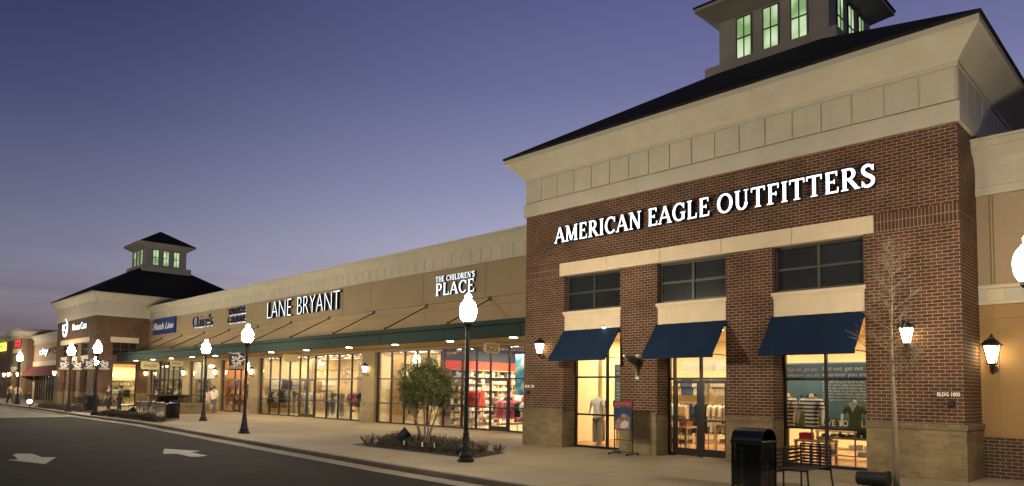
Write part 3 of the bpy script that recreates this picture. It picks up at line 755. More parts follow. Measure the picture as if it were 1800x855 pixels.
for xa, xb, dy in ((-34.72, WX1, -.03), (WX0, -34.76, 0)):
    pts = [(WY + dy - o, z) for o, z in prof] + [(WY + .6, 7.44)]
    m.prism(pts, 0, xa, xb)
    n = round((xb - xa) / .69); p = (xb - xa) / n
    for i in range(n): m.box(xa + i * p + .017, xa + (i + 1) * p - .017, WY + dy - .052, WY + dy - .028, 7.56, 8.07)
m.build('cornice', CREAM, wing)
MB().box(WX0, WX1, WY + .6, 40, 7.7, 7.95).build('flat_roof', SHING, wing)
# piers: stone base below, plain stucco above, slightly proud
pb = MB(); pu = MB()
for a, b in ((-32.6, -31.28), (-46.2, -44.72), (-51.9, -50.7), (-58.0, -56.6), (WX0 + .05, -65.6)):
    pb.box(a, b, WY - .08, WY - .002, 0, .98); pb.box(a - .015, b + .015, WY - .10, WY - .002, .98, 1.05)
    pu.box(a + .05, b - .05, WY - .05, WY - .002, 1.053, 3.70)
pieces(pb, 'stone_pier_base', brick('split_stone', (0.27, 0.21, 0.125), (0.22, 0.17, 0.10), (0.19, 0.15, 0.09), bw=.4, rh=.2, ms=.008), wing)
pieces(pu, 'pier', TAN, wing)
storefront(wing, -31.28, -20.5, 21.32, 3.70, MUL_A[:-1] + [-21.47], [2.28, 1.03], doors=[(-22.64, -21.47, 2.26)])
storefront(wing, -20.5, -16.9, 21.32, 3.70, [-19.3, -18.1], [2.28, 1.03])
storefront(wing, -44.72, -32.6, 21.32, 3.70, MUL_B, [2.28, 1.05], doors=[(-39.54, -38.61, 2.26), (-38.61, -37.71, 2.26)])
storefront(wing, -50.7, -46.2, 21.32, 3.70, [-48.74, -47.79], [2.28, 1.05], doors=[(-48.74, -47.79, 2.26)])
storefront(wing, -56.6, -51.9, 21.32, 3.70, [-54.62, -53.76], [2.28, 1.05])
storefront(wing, -65.6, -58.0, 21.32, 3.70, [-64.79, -63.48, -62.48, -61.55, -60.4, -59.05], [2.28, 1.05])
room(wing, -26.2, -16.8, 21.45, 27.5, 3.85, WHITEW, TILEF, DARKC, WARM2, 300, backm=REDW, leftm=REDW)
room(wing, -31.9, -26.3, 21.45, 25.0, 3.85, CREAMW, TILEF, WHITEW, WARM2, 270)
room(wing, -45.4, -32.05, 21.45, 28, 3.85, CREAMW, TILEF, CREAMW, WARM, 400)
room(wing, -51.2, -45.6, 21.45, 27, 3.85, ORANGW, TILEF, CREAMW, AMB, 330)
room(wing, -57.2, -51.4, 21.45, 27, 3.85, WHITEW, TILEF, WHITEW, WARM2, 330)
room(wing, -66.0, -57.4, 21.45, 28, 3.85, pbr('dim_green_grey_paint', (.28, .27, .2), .9), TILEF, DARKC, WARM2, 190)

# canopy with rods, downlights
can = thing('metal_canopy', 'long green metal canopy hung from rods over the shop fronts', 'canopy', (-41, 18.7, 3.8))
m = MB()
m.prism([(18.70, 3.80), (18.70, 4.22), (18.76, 4.24), (18.76, 4.28), (18.66, 4.30), (18.66, 4.47), (18.95, 4.47), (18.95, 4.36), (21.18, 4.62), (21.18, 4.5), (18.95, 4.2), (18.95, 3.80)], 0, WX0 + .02, -16.42)
m.build('fascia', TEAL, can)
m = MB(); m.box(WX0 + .02, -16.42, 18.955, 21.18, 3.82, 3.86)
m.build('soffit', SOFF, can)
m = MB()
for i in range(12):
    x = -20.5 - i * 4.52 + 2.2
    m.box(x - .02, x + .02, 18.685, 18.699, 3.80, 4.215)
pieces(m, 'fascia_joint', TEAL, can)
for i in range(10):
    x = -22.62 - i * 4.5
    rd = MB().tube([(x, 21.19, 5.78), (x, 18.80, 4.52)], .028, 8).build('tie_rod', ROD, can)
    pl = MB().lathe([(.001, 0), (.11, 0), (.11, .03), (.05, .06), (.05, .1)], (0, 0, 0), 12); pl.v = [(x + a, 21.19 - c, 5.80 + b) for a, b, c in pl.v]
    pl.build('wall_rosette', ROD, rd)
    MB().sphere((x, 18.80, 4.53), .07).build('rod_end', ROD, rd)
for i, x in enumerate([-19.3, -23.1, -27.05, -31.0, -35.3, -39.4, -43.4, -47.4, -51.4, -55.4, -59.4, -63.4]):
    d = MB().lathe([(.15, 3.805), (.15, 3.82)], (x, 19.35, 0), 16).build('downlight', DOWNL, can)
    point_light(d, (x, 19.35, 3.78), 240, (1.0, .74, .38), rad=.12, kind='SPOT', spot=R(150))
# the entry downlight by the brick corner
d = MB().lathe([(.10, 3.66), (.10, 3.635)], (-13.05, 16.9, 0), 12)

# ================================================================ RIGHT ANNEX
ann = thing('shop_building', 'tan and ochre stucco shop wall with moulded cornice at the right edge', 'building', (-2, 18.5, 0))
AX0, AX1, AY = -3.75, 9.0, 18.5
MB().box(AX0, AX1, AY - .06, AY + .3, 0, .88).build('brick_base', DARKB, ann)
m = MB(); m.box(AX0, AX1, AY, AY + .3, .88, 3.80); m.build('lower_wall', OCHRE, ann)
m = MB()
for a, b in ((-3.62, -3.40), (-2.2, -1.98), (.8, 1.02)): m.box(a, b, AY - .03, AY - .001, .90, 3.5)
m.box(-3.62, AX1, AY - .032, AY - .002, 3.5, 3.56); m.build('wall_batten', OCHRE, ann)
m = MB(); m.box(AX0, AX1, AY - .02, AY + .3, 3.86, 4.18); m.build('band', CREAM, ann)
m = MB(); m.box(AX0, AX1, AY - .07, AY + .3, 3.80, 3.88); m.box(AX0, AX1, AY - .07, AY + .3, 4.15, 4.24); m.build('band_moulding', CREAM2, ann, bevel=.015)
m = MB(); m.box(-3.58, -3.26, AY - .05, AY - .021, 3.885, 4.145); mo = m.build('medallion', CREAM2, ann)
m = MB()
for k_ in range(3): m.prism([(-3.36 , 3.93 + k_ * .07), (-3.29, 3.96 + k_ * .07), (-3.29, 3.98 + k_ * .07), (-3.36, 3.95 + k_ * .07)], 1, AY - .062, AY - .0505)
m.box(-3.47, -3.455, AY - .06, AY - .0505, 3.93, 4.10); m.box(-3.50, -3.42, AY - .061, AY - .0505, 4.09, 4.105); m.build('relief', CREAM2, mo)
m = MB(); m.box(AX0, AX1, AY + .0, AY + .3, 4.24, 6.28); m.build('upper_wall', pbr('beige_stucco', (.33, .24, .15), .9, var=.05, bump=.2, bscale=140), ann)
m = MB()
for x in (-3.50, -3.44, 0.2): m.box(x - .012, x + .012, AY - .004, AY + .001, 4.26, 6.26)
m.build('wall_joint', MATS['dark_joint_line'], ann)
m = MB(); pr = [(0, 6.26), (.10, 6.26), (.10, 6.44), (.07, 6.46), (.07, 6.86), (.09, 6.88), (.10, 6.94), (.16, 7.06), (.28, 7.16), (.34, 7.20), (.34, 7.26), (.40, 7.28), (.40, 7.40), (.46, 7.42), (.46, 7.47), (0, 7.50), (-.6, 7.5)]
m.prism([(AY - o, z) for o, z in pr] + [(AY + .6, 6.26)], 0, AX0 + .005, AX1)
for i in range(18):
    a = -3.62 + i * .42
    m.prism([(a, 6.50), (a + .17, 6.66), (a + .34, 6.50), (a + .38, 6.50), (a + .19, 6.70), (a - .0, 6.52)], 1, AY - .085, AY - .069)
    m.prism([(a, 6.82), (a + .17, 6.66), (a + .19, 6.68), (a + .03, 6.84)], 1, AY - .084, AY - .069)
m.build('cornice', CREAM, ann)
MB().box(AX0 + .005, AX1, AY + .6, 30, 6.9, 7.1).build('flat_roof', SHING, ann)

# ================================================================ FAR LEFT SHOPS
lo = thing('shop_building', 'low beige shop with a maroon awning beyond the distant brick building', 'building', (-87, 18.3, 0))
m = MB(); split_wall(m, -95, -78.9, 18.3, 18.6, 0, 6.2, [(-94, -81.6, 0, 3.0)]); m.build('wall', pbr('rosy_beige_stucco', (.36, .25, .17), .9), lo)
m = MB(); m.prism([(18.28, 6.15), (18.2, 6.15), (18.2, 6.3), (18.24, 6.32), (18.24, 6.6), (18.0, 6.95), (17.9, 7.0), (17.9, 7.15), (18.6, 7.2), (18.6, 6.15)], 0, -95, -78.87); m.build('cornice', CREAM, lo)
m = MB(); m.box(-95, -78.9, 18.22, 18.299, 3.75, 3.88); m.box(-95, -78.9, 18.24, 18.299, 3.88, 4.15); m.box(-95, -78.9, 18.2, 18.299, 4.15, 4.25); m.build('band_moulding', CREAM2, lo)
MB().box(-95, -78.9, 18.8, 32, 6.4, 6.6).build('flat_roof', SHING, lo)
storefront(lo, -94, -81.6, 18.42, 3.0, [-93, -92, -91, -90, -88.8, -87.6, -86.4, -85.2, -84, -82.8], [2.2])
room(lo, -94.5, -81, 18.6, 25, 3.1, WHITEW, TILEF, DARKC, WARM2, 12)
aw = thing('window_awning', 'long maroon canvas awning on the far low shop', 'awning', (-88, 17.9, 2.6))
m = MB(); m.prism([(18.19, 3.72), (17.1, 2.75), (17.1, 2.6), (17.12, 2.6), (17.13, 2.73), (18.19, 3.69)], 0, -95, -80.6); m.build('canvas', pbr('maroon_canvas', (.14, .018, .012), .9), aw)
m = MB()
for x in (-94.9, -88, -80.7): m.tube([(x, 17.14, 2.72), (x, 18.2, 2.72)], .02, 6)
m.build('awning_frame', GREYF, aw)
fb = thing('shop_building', 'farthest brick shop with a heavy projecting cornice at the left edge', 'building', (-108, 17.6, 0))
m = MB(); split_wall(m, -130, -95.05, 17.6, 18.0, 0, 6.9, [(-104, -100, 0, 3.4), (-112, -108, 0, 3.4), (-122, -116, 0, 3.4)]); m.box(-95.4, -95.05, 18.0, 30, 0, 6.9); m.build('wall', pbr('brown_far_brick', (.15, .09, .055), .9, var=.15), fb)
m = MB()
m.ring(-100.8, -95.05, 17.2, 24, [(0, 6.9), (.1, 6.92), (.1, 7.2), (.2, 7.3), (.55, 7.6), (.6, 7.65), (.6, 7.95), (.2, 8.0)])
m.ring(-130, -100.9, 17.6, 30, [(0, 6.9), (.1, 6.92), (.1, 7.1), (.45, 7.4), (.5, 7.45), (.5, 7.65), (.2, 7.7)]); m.build('cornice', CREAM, fb)
m = MB(); m.box(-100.8, -99.6, 17.2, 17.6, 0, 6.9); m.box(-95.5, -95.05, 17.2, 17.6, 0, 6.9); m.box(-99.6, -95.5, 17.2, 17.6, 4.9, 6.9); m.build('pier', pbr('olive_far_pier', (.20, .16, .085), .9), fb)
m = MB(); m.box(-99.4, -95.6, 17.05, 17.19, 5.3, 5.75); m.build('stone_lintel', LIME, fb)
MB().box(-99.5, -96.4, 17.62, 17.8, 0, 4.5).build('door_recess', pbr('olive_far_door', (.16, .14, .06), .8), fb)
storefront(fb, -104, -100.9, 17.8, 3.4, [-102.5], [2.2]); storefront(fb, -112, -108, 17.8, 3.4, [-110], [2.2]); storefront(fb, -122, -116, 17.8, 3.4, [-119], [2.2])
room(fb, -124, -100.85, 18.1, 24, 3.5, CREAMW, TILEF, CREAMW, WARM, 30)

# ================================================================ SIGNS
sg = thing('shop_sign', 'big white backlit serif letters spelling the shop name across the brick corner building', 'sign', (-10.1, 17.0, 6.5))
serif_letters(sg, 'AMERICAN', -14.98, -11.62, 16.995, 6.50, .50, .16)
serif_letters(sg, 'EAGLE', -11.44, -9.44, 16.995, 6.50, .50, .16)
serif_letters(sg, 'OUTFITTERS', -9.26, -5.30, 16.995, 6.49, .51, .16)
sg = thing('shop_sign', 'small white serif letters in two lines on the tan wall, nearest the big brick building', 'sign', (-24.9, 21.18, 6.2))
WS = [emis('sign_soft_white_light', (0.9, 0.97, 1.0), 1.7), SIGNSIDE]
serif_letters(sg, "THE CHILDREN'S", -26.3, -23.5, 21.175, 6.86, .26, .12, mats=WS)
serif_letters(sg, 'PLACE', -26.3, -23.5, 21.175, 6.20, .58, .12, mats=WS)
bk = MB()
bk.box(-26.42, -23.38, 21.10, 21.175, 6.84, 7.14); bk.box(-26.36, -23.42, 21.10, 21.175, 6.16, 6.82); 
sg = thing('shop_sign', 'thin white backlit sans letters on the tan wall right of the dark two line sign', 'sign', (-39.2, 21.2, 6.2))
text_mesh('LANE', 'lettering', [SIGNW, SIGNSIDE], sg, (-43.5, 21.195, 6.22), 1, .20, width=3.15, height=1.03, bold=-.03)
text_mesh('BRYANT', 'lettering', [SIGNW, SIGNSIDE], sg, (-39.55, 21.195, 6.22), 1, .20, width=4.8, height=1.03, bold=-.03)
sg = thing('shop_sign', 'blue rectangular sign panel with white italic script left on the long tan wall', 'sign', (-62.4, 21.2, 6.1))
MB().box(-65.0, -59.9, 21.06, 21.195, 6.12, 7.45).build('panel', pbr('sign_blue', (.012, .035, .16), .4, var=.06), sg)
text_mesh('Finish Line', 'lettering', [pbr('sign_white_paint', (.75, .75, .78), .5, var=.03)], sg, (-64.8, 21.058, 6.5), 1, .03, width=4.6, height=.55, shear=.35, bold=.012)
def halo_sign(lines, label, face):
    x0 = lines[0][1]
    s = thing('shop_sign', label, 'sign', (x0, 21.2, 6.2))
    for (txt, a, b, z, h) in lines:
        text_mesh(txt, 'halo_backing', [HALO], s, (a - .07, 21.195, z - .05), 1, .02, width=b - a, height=h + .07, bold=.012)
        text_mesh(txt, 'lettering', [face, SIGNSIDE], s, (a, 21.17, z), 1, .12, width=b - a, height=h, bold=-.004)
    return s
halo_sign([("Claire's", -56.2, -52.5, 6.28, .90)], 'chunky navy script letters with white glow between the blue panel and the two line sign', pbr('sign_navy_face', (.03, .03, .09), .4))
halo_sign([('YANKEE', -49.75, -46.95, 6.84, .46), ('CANDLE', -49.75, -46.95, 6.24, .46)], 'dark capital letters in two lines with white glow on the tan wall', SIGNSIDE)
s = thing('shop_sign', 'round white logo and small white lettering on the distant brick building', 'sign', (-73, 17, 6.6))
m = MB()
for i in range(28):
    a0, a1 = R(-150 + i * 8.5), R(-150 + (i + 1) * 8.5)
    w0 = .10 + .17 * math.sin(math.pi * i / 28)
    pts = [(-75.95 + q * math.cos(a), 7.02 + q * math.sin(a)) for q, a in ((.86, a0), (.86, a1), (.86 - w0, a1), (.86 - w0, a0))]
    m.prism(pts, 1, 16.92, 16.995)
m.build('logo_ring', WS[0], s)
text_mesh('MC', 'lettering', [SIGNW, SIGNSIDE], s, (-76.75, 16.99, 6.68), 1, .08, width=1.25, height=.7, bold=.03)
text_mesh('MasterCuts', 'lettering', [SIGNW, SIGNSIDE], s, (-73.2, 16.99, 6.62), 1, .08, width=4.5, height=.6, bold=.012)
s = thing('shop_sign', 'white and red lettering on the low beige shop above the maroon awning', 'sign', (-88, 18.3, 4.9))
text_mesh('city', 'lettering', [SIGNW, SIGNSIDE], s, (-91.9, 18.295, 4.72), 1, .1, width=3.9, height=.95, bold=.02)
text_mesh('GEAR', 'lettering', [pbr('sign_dull_red', (.28, .02, .015), .5), SIGNSIDE], s, (-87.7, 18.295, 4.95), 1, .1, width=3.6, height=.72, bold=.015)
s = thing('shop_sign', 'glowing red two line lettering on the farthest building at the left edge', 'sign', (-97, 17.2, 5.9))
text_mesh('GAME', 'lettering', [SIGNR, SIGNSIDE], s, (-98.7, 17.195, 6.42), 1, .1, width=3.1, height=.36, bold=.03)
text_mesh('STOP', 'lettering', [SIGNR, SIGNSIDE], s, (-98.7, 17.195, 5.93), 1, .1, width=3.1, height=.40, bold=.03)
s = thing('shop_sign', 'glowing yellow square sign on the farthest building at the left edge', 'sign', (-108, 17.6, 5.9))
MB().box(-110.0, -106.5, 17.35, 17.595, 5.85, 6.85).build('panel', SIGNY, s)
text_mesh('A', 'lettering', [BLACK], s, (-108.6, 17.345, 6.1), 1, .02, width=.7, height=.55)

def blade_sign(x, ya, yb, z0, z1, lines, label):
    t = thing('hanging_sign', label, 'sign', (x, (ya + yb) / 2, z0), 'small signs hanging under the canopy')
    m = MB(); c = (ya + yb) / 2; h = z1 - z0
    pts = [(ya, z0 + .08), (ya + .12, z0), (yb - .12, z0), (yb, z0 + .08), (yb, z1 - .06), (yb - .1, z1), (ya + .1, z1), (ya, z1 - .06)]
    m.prism(pts, 0, x - .03, x + .03); m.build('board', pbr('sign_pale_board', (.62, .52, .28), .7, var=.05), t)
    r_ = MB(); r_.tube([(x, ya + .12, z1), (x, ya + .12, 3.82)], .012, 6); r_.tube([(x, yb - .12, z1), (x, yb - .12, 3.82)], .012, 6); r_.build('hanger', BLACK, t)
    for (tx, a, b, z, hh) in lines:
        text_mesh(tx, 'lettering', [pbr('sign_brown_ink', (.05, .04, .02), .6)], t, (x + .031, a, z), 1, .006, width=b - a, height=hh, face_x=True, bold=.01)
    return t
blade_sign(-21.0, 19.40, 20.25, 3.28, 3.70, [("THE CHILDREN'S", 19.5, 20.15, 3.55, .07), ('PLACE', 19.52, 20.13, 3.34, .17)], 'small pale hanging sign with two lines under the canopy nearest the brick corner')
blade_sign(-38.5, 19.64, 20.6, 3.28, 3.70, [], 'blank pale hanging sign under the canopy before the bright yellow shop window')
blade_sign(-50.3, 19.7, 20.6, 3.26, 3.72, [], 'greenish hanging sign under the canopy before the white lit shop')
blade_sign(-57.0, 19.85, 20.75, 3.28, 3.72, [('SHOP', 19.95, 20.6, 3.4, .18)], 'pale lettered hanging sign under the canopy near the stone planter')
blade_sign(-62.6, 19.5, 20.9, 3.1, 3.75, [('SHOES', 19.7, 20.7, 3.3, .22)], 'larger pale hanging sign under the canopy beside the distant brick building')

s = thing('building_number', 'small white raised letters on the brick near the right lantern', 'sign', (-4, 17, 1.8))
text_mesh('BLDG 1000', 'lettering', [pbr('number_white', (.75, .72, .62), .5, var=.03)], s, (-4.24, 16.995, 1.765), 1, .02, width=.42, height=.085, bold=.02)
s = thing('building_number', 'small white raised letters on the brick at the left corner of the near brick building', 'sign', (-16.2, 17, 1.9))
text_mesh('BLK 10', 'lettering', [MATS['number_white']], s, (-16.36, 16.995, 1.86), 1, .02, width=.40, height=.10, bold=.02)
for (x, z, lb) in ((-3.96, 1.62, 'small black security sensor below the raised letters by the right lantern'), (-16.2, 1.72, 'small black security sensor at the left corner of the near brick building')):
    c_ = thing('security_sensor', lb, 'sensor', (x, 16.98, z))
    MB().box(x - .05, x + .05, 16.90, 16.995, z - .04, z + .04).build('housing', BLACK, c_, bevel=.01)
    MB().sphere((x, 16.9, z - .02), .03, n=10, m=6).build('lens', GREYF, c_)
# quarter circle bracket sign on the pier
s = thing('bracket_sign', 'green grey quarter circle bracket sign on the pier between the first two awnings', 'sign', (-11.9, 17, 2.2))
m = MB(); X_ = -11.86; pts = [(16.96, 2.76), (16.36, 2.76)] + [(16.36 + .56 * math.sin(R(a)) * 1.0, 2.76 - .10 - .46 * (1 - math.cos(R(a)))) for a in range(10, 91, 10)] + [(16.96, 2.2)]
m.prism(pts, 0, X_ - .03, X_ + .03); m.build('blade', pbr('verdigris_panel', (.20, .20, .13), .5, .2, var=.2), s)
m = MB(); m.tube([(X_, 16.99, 2.79), (X_, 16.32, 2.79)], .02, 6); m.tube([(X_, 16.97, 2.82), (X_, 16.97, 2.18)], .02, 6); m.build('arm', pbr('brushed_grey', (.3, .29, .25), .35, .7), s)
m = MB(); m.box(X_ - .05, X_ + .05, 16.95, 16.998, 2.74, 2.84); m.box(X_ - .05, X_ + .05, 16.95, 16.998, 2.14, 2.24); m.sphere((X_, 16.32, 2.79), .035); m.build('mount', MATS['interior_white_paint'], s)
# small light at the head of the first window
s = thing('wall_downlight', 'tiny bright downlight above the first navy awning', 'light', (-13.05, 17, 3.72))
MB().lathe([(.05, 0), (.06, .03), (.04, .05)], (-13.05, 16.93, 3.70), 12).build('light_body', GREYF, s)
MB().lathe([(.045, -.012), (.05, 0)], (-13.05, 16.93, 3.70), 12).build('lens', DOWNL, s)

# A-frame poster stand
s = thing('poster_stand', 'portrait sign board with red header on a black stand by the brick pier', 'sign board', (-11.9, 16.35, 0))
px, py = -11.9, 16.35
m = MB()
for dx in (-.31, .31):
    m.tube([(px + dx, py + .02, .08), (px + dx, py - .01, 1.52)], .016, 6)
    m.tube([(px + dx, py - .26, .05), (px + dx, py + .26, .05)], .02, 6)
    for dy in (-.25, .25): m.sphere((px + dx, py + dy, .035), .034, n=8, m=6)
m.tube([(px - .31, py, .09), (px + .31, py, .09)], .014, 6); m.tube([(px - .31, py, .42), (px + .31, py, .42)], .012, 6)
m.build('stand', BLACK, s)
MB().box(px - .30, px + .30, py - .025, py + .015, .70, 1.32).build('poster', pbr('poster_dusk_blue', (.018, .034, .08), .35, var=.5, scale=3), s)
MB().box(px - .33, px + .33, py - .04, py + .03, 1.35, 1.52).build('header', pbr('header_red', (.13, .016, .014), .5, var=.08), s)
text_mesh('OUTFITTERS', 'lettering', [pbr('faint_pink_ink', (.4, .12, .1), .6)], s, (px - .26, py - .041, 1.40), 1, .004, width=.52, height=.07)
PHM = pbr('poster_lower_photo', (.20, .12, .09), .4, var=.95, scale=7)
MB().prism([(px - .27, .73), (px + .27, .73), (px + .27, 1.02), (px + .16, 1.13), (px + .02, 1.16), (px - .12, 1.08), (px - .20, .98), (px - .27, .95)], 1, py - .030, py - .0255).build('poster_figure', PHM, s)
MB().prism([(px - .10, .76), (px + .04, .74), (px + .18, .80), (px + .22, .90), (px + .10, .97), (px - .02, .93)], 1, py - .034, py - .0305).build('poster_white_cloth', pbr('poster_pale_cloth', (.42, .38, .34), .5, var=.3, scale=15), s)

# ================================================================ LANTERNS
lantern(-15.55, 16.998, 2.98, 'black carriage lantern left of the first navy awning on the brick corner building', s=.88)
lantern(-4.75, 16.998, 2.90, 'black carriage lantern on the right brick pier behind the bare sapling', s=.92)
lantern(-3.48, 18.46, 2.50, 'large black carriage lantern on the ochre wall at the right edge', s=1.06)
lantern(.9, 18.46, 2.50, 'black carriage lantern further along the ochre wall', s=1.06)
lantern(-31.95, 21.14, 2.62, 'lantern on the pier between the bright yellow shop and the red walled shop', s=.9)
lantern(-45.45, 21.14, 2.62, 'lantern on the pier left of the bright yellow shop window', s=.9)
lantern(-51.3, 21.14, 2.62, 'lantern on the pier between the white lit shop and the amber shop', s=.9)
lantern(-57.3, 21.14, 2.62, 'lantern on the pier right of the dim shop under the canopy', s=.9)
lantern(-65.9, 21.14, 2.62, 'lantern at the far end of the tan building beside the distant brick building', s=.9)
lantern(-79.0 + .9, 16.998, 2.6, 'lantern on the left pier of the distant brick building', s=1.1)
lantern(-95.3, 17.19, 2.6, 'lantern on the corner of the farthest shop', s=1.2)
lantern(-100.2, 17.19, 2.6, 'lantern on the second pier of the farthest shop', s=1.2)
lantern(-105.5, 17.59, 2.6, 'leftmost lantern in view on the farthest shop', s=1.2)

# ================================================================ STREET LAMPS
def street_lamp(x, y, label, sz=1.0):
    t = thing('street_lamp', label, 'street lamp', (x, y, 0), 'globe street lamps along the kerb')
    m = MB(); m.lathe([(.21, 0), (.21, .06), (.195, .09), (.16, .10), (.165, .16), (.15, .20), (.12, .24), (.11, .32), (.125, .36), (.105, .42), (.085, .52), (.075, .66), (.082, .70), (.066, .74)], (x, y, 0), 16)
    for k_ in range(8):
        a = k_ * math.pi / 4; m.tube([(x + .145 * math.cos(a), y + .145 * math.sin(a), .10), (x + .10 * math.cos(a), y + .10 * math.sin(a), .38), (x + .078 * math.cos(a), y + .078 * math.sin(a), .60)], .014, 5)
    m.build('base', BLACK, t)
    MB().lathe([(.062, .73), (.054, 1.6), (.050, 3.25), (.066, 3.27), (.066, 3.31), (.05, 3.33)], (x, y, 0), 14).build('post', BLACK, t, smooth=False)
    MB().lathe([(.05, 3.32), (.09, 3.36), (.125, 3.40), (.13, 3.45), (.12, 3.46)], (x, y, 0), 16).build('fitter', BLACK, t)
    MB().lathe([(.115, 3.455), (.15, 3.49), (.185, 3.55), (.205, 3.63), (.212, 3.72), (.203, 3.81), (.178, 3.88), (.14, 3.94), (.10, 3.98), (.098, 3.995), (.066, 4.01), (.062, 4.025), (.078, 4.05), (.078, 4.09), (.055, 4.125), (.025, 4.15), (.004, 4.165)], (x, y, 0), 24).build('globe', GLOBE, t, smooth=True)
    t.scale = (sz, sz, sz)
    return t
def banner(lamp_xy, side, label, z=2.40, w=.58, h=.62, sz=1.0):
    """cloth banner held by two arms; a thing of its own hanging on the post"""
    x, y = lamp_xy
    t = thing('lamp_banner', label, 'banner', (x, y, z), 'navy banners on the lamp posts')
    def P(a, zz, o=0): return (x - o, y - side * a, zz)
    m = MB()
    for zz in (z, z + h): MB().tube([P(.05, zz), P(.10 + w + .04, zz), P(.10 + w + .05, zz), P(.10 + w + .09, zz)], [.012, .012, .024, .006], 6).build('arm', BLACK, t)
    m = MB(); n = 8
    for s_, mi in ((-.006, 0), (.006, 0)):
        for i in range(n):
            a0, a1 = .10 + w * i / n, .10 + w * (i + 1) / n
            wv = lambda q: .012 * math.sin(q * 9)
            m.poly([P(a0, z + .01, s_ + wv(a0)), P(a1, z + .01, s_ + wv(a1)), P(a1, z + h - .01, s_ + wv(a1)), P(a0, z + h - .01, s_ + wv(a0))])
    m.build('cloth', pbr('banner_navy', (.03, .03, .07), .8, var=.1), t)
    BW = pbr('banner_white_print', (.72, .68, .60), .8, var=.05)
    m = MB(); cxp, czp = .10 + w * .56, z + h * .52
    for k_ in range(9):
        a = R(k_ * 40 + 10); r0, r1 = .05, .215 if k_ % 2 else .16
        q = [(cxp + r0 * math.cos(a - .3), czp + r0 * math.sin(a - .3)), (cxp + r1 * math.cos(a - .22), czp + r1 * math.sin(a - .22)), (cxp + (r1 + .03) * math.cos(a), czp + (r1 + .03) * math.sin(a)), (cxp + r1 * math.cos(a + .22), czp + r1 * math.sin(a + .22)), (cxp + r0 * math.cos(a + .3), czp + r0 * math.sin(a + .3))]
        m.poly([P(u_, v_, -.021) for u_, v_ in q])
    for (A0, A1, B0, B1) in ((.12, z + h * .72, .34, z + h * .93), (.12, z + h * .62, .40, z + h * .28)):
        q = [(A0, A1), (A0 + .02, A1 + .05), (B0 + .03, B1 + .03), (B0, B1 - .03)]
        m.poly([P(u_, v_, -.022) for u_, v_ in q])
    m.build('print', BW, t)
    m = MB(); m.poly([P(.11, z + .03, -.0205), P(.09 + w, z + .03, -.0205), P(.09 + w, z + .16, -.0205), P(.11, z + .16, -.0205)]); m.build('stripe', pbr('banner_tan_print', (.45, .38, .25), .8), t)
    return t
street_lamp(-13.15, 11.58, 'globe lamp on black post in the planting bed beside the leafy tree')
street_lamp(-26.26, 11.92, 'globe lamp with one navy banner, second lamp from the leafy tree')
street_lamp(-36.87, 14.56, 'globe lamp in front of the walking couple', 1.0)
street_lamp(-46.42, 12.08, 'globe lamp at the end of the second planting bed before the distant brick corner', 1.05)
street_lamp(-52.83, 12.22, 'globe lamp with two navy banners in front of the distant brick building', 1.06)
street_lamp(-73.2, 13.08, 'globe lamp near the left edge beside the two walkers', 1.08)
street_lamp(-59.6, 15.4, 'farther globe lamp showing just under the globe by the distant brick corner', .93)
street_lamp(-93.5, 14.4, 'small far globe lamp before the maroon awning', 1.0)
street_lamp(-1.90, 12.58, 'globe lamp cut by the right edge of the picture')
banner((-26.26, 11.92), 1, 'navy banner with white flower print on the second lamp')
banner((-46.42, 12.08), 1, 'left navy banner on the lamp before the distant brick corner', z=2.62)
banner((-46.42, 12.08), -1, 'right navy banner on the lamp before the distant brick corner', z=2.62)
banner((-52.83, 12.22), 1, 'left navy banner on the lamp in front of the distant brick building', z=2.68)
banner((-52.83, 12.22), -1, 'right navy banner on the lamp in front of the distant brick building', z=2.68)
banner((-73.2, 13.08), 1, 'navy banner on the lamp near the left edge', z=2.7)

# ================================================================ FLOODLIGHTS
def floodlight(x, y, rz, label, lit=False, s=1.0, tilt=.5):
    t = thing('ground_floodlight', label, 'floodlight', (x, y, 0), None)
    hd = MB(); hd.lathe([(.02, -.22), (.11, -.21), (.15, -.17), (.16, .12), (.185, .16), (.185, .20), (.17, .20)], (0, 0, 0), 18)
    q = Matrix.Rotation(R(90) - tilt, 3, 'Y'); q = Matrix.Rotation(rz, 3, 'Z') @ q
    cz = .34 * s
    hd.v = [tuple(q @ Vector(v) * s + Vector((x, y, cz))) for v in hd.v]
    h_ = hd.build('lamp_head', BLACK, t, smooth=False)
    ln = MB().lathe([(.165, .203), (.165, .209)], (0, 0, 0), 18); ln.v = [tuple(q @ Vector(v) * s + Vector((x, y, cz))) for v in ln.v]
    ln.build('lens', emis('flood_lens_light', (.72, .76, 1.0), 9) if lit else DGLASS, t)
    m = MB(); m.lathe([(.09, 0), (.09, .03), (.03, .05), (.03, .16 * s)], (x, y, 0), 10)
    d = Vector((-math.sin(rz), math.cos(rz), 0)) * .185 * s
    m.tube([Vector((x, y, cz)) + d, Vector((x, y, .14)) + d * .9, Vector((x, y, .14)) - d * .9, Vector((x, y, cz)) - d], .014, 6); m.build('yoke', BLACK, t)
    return t
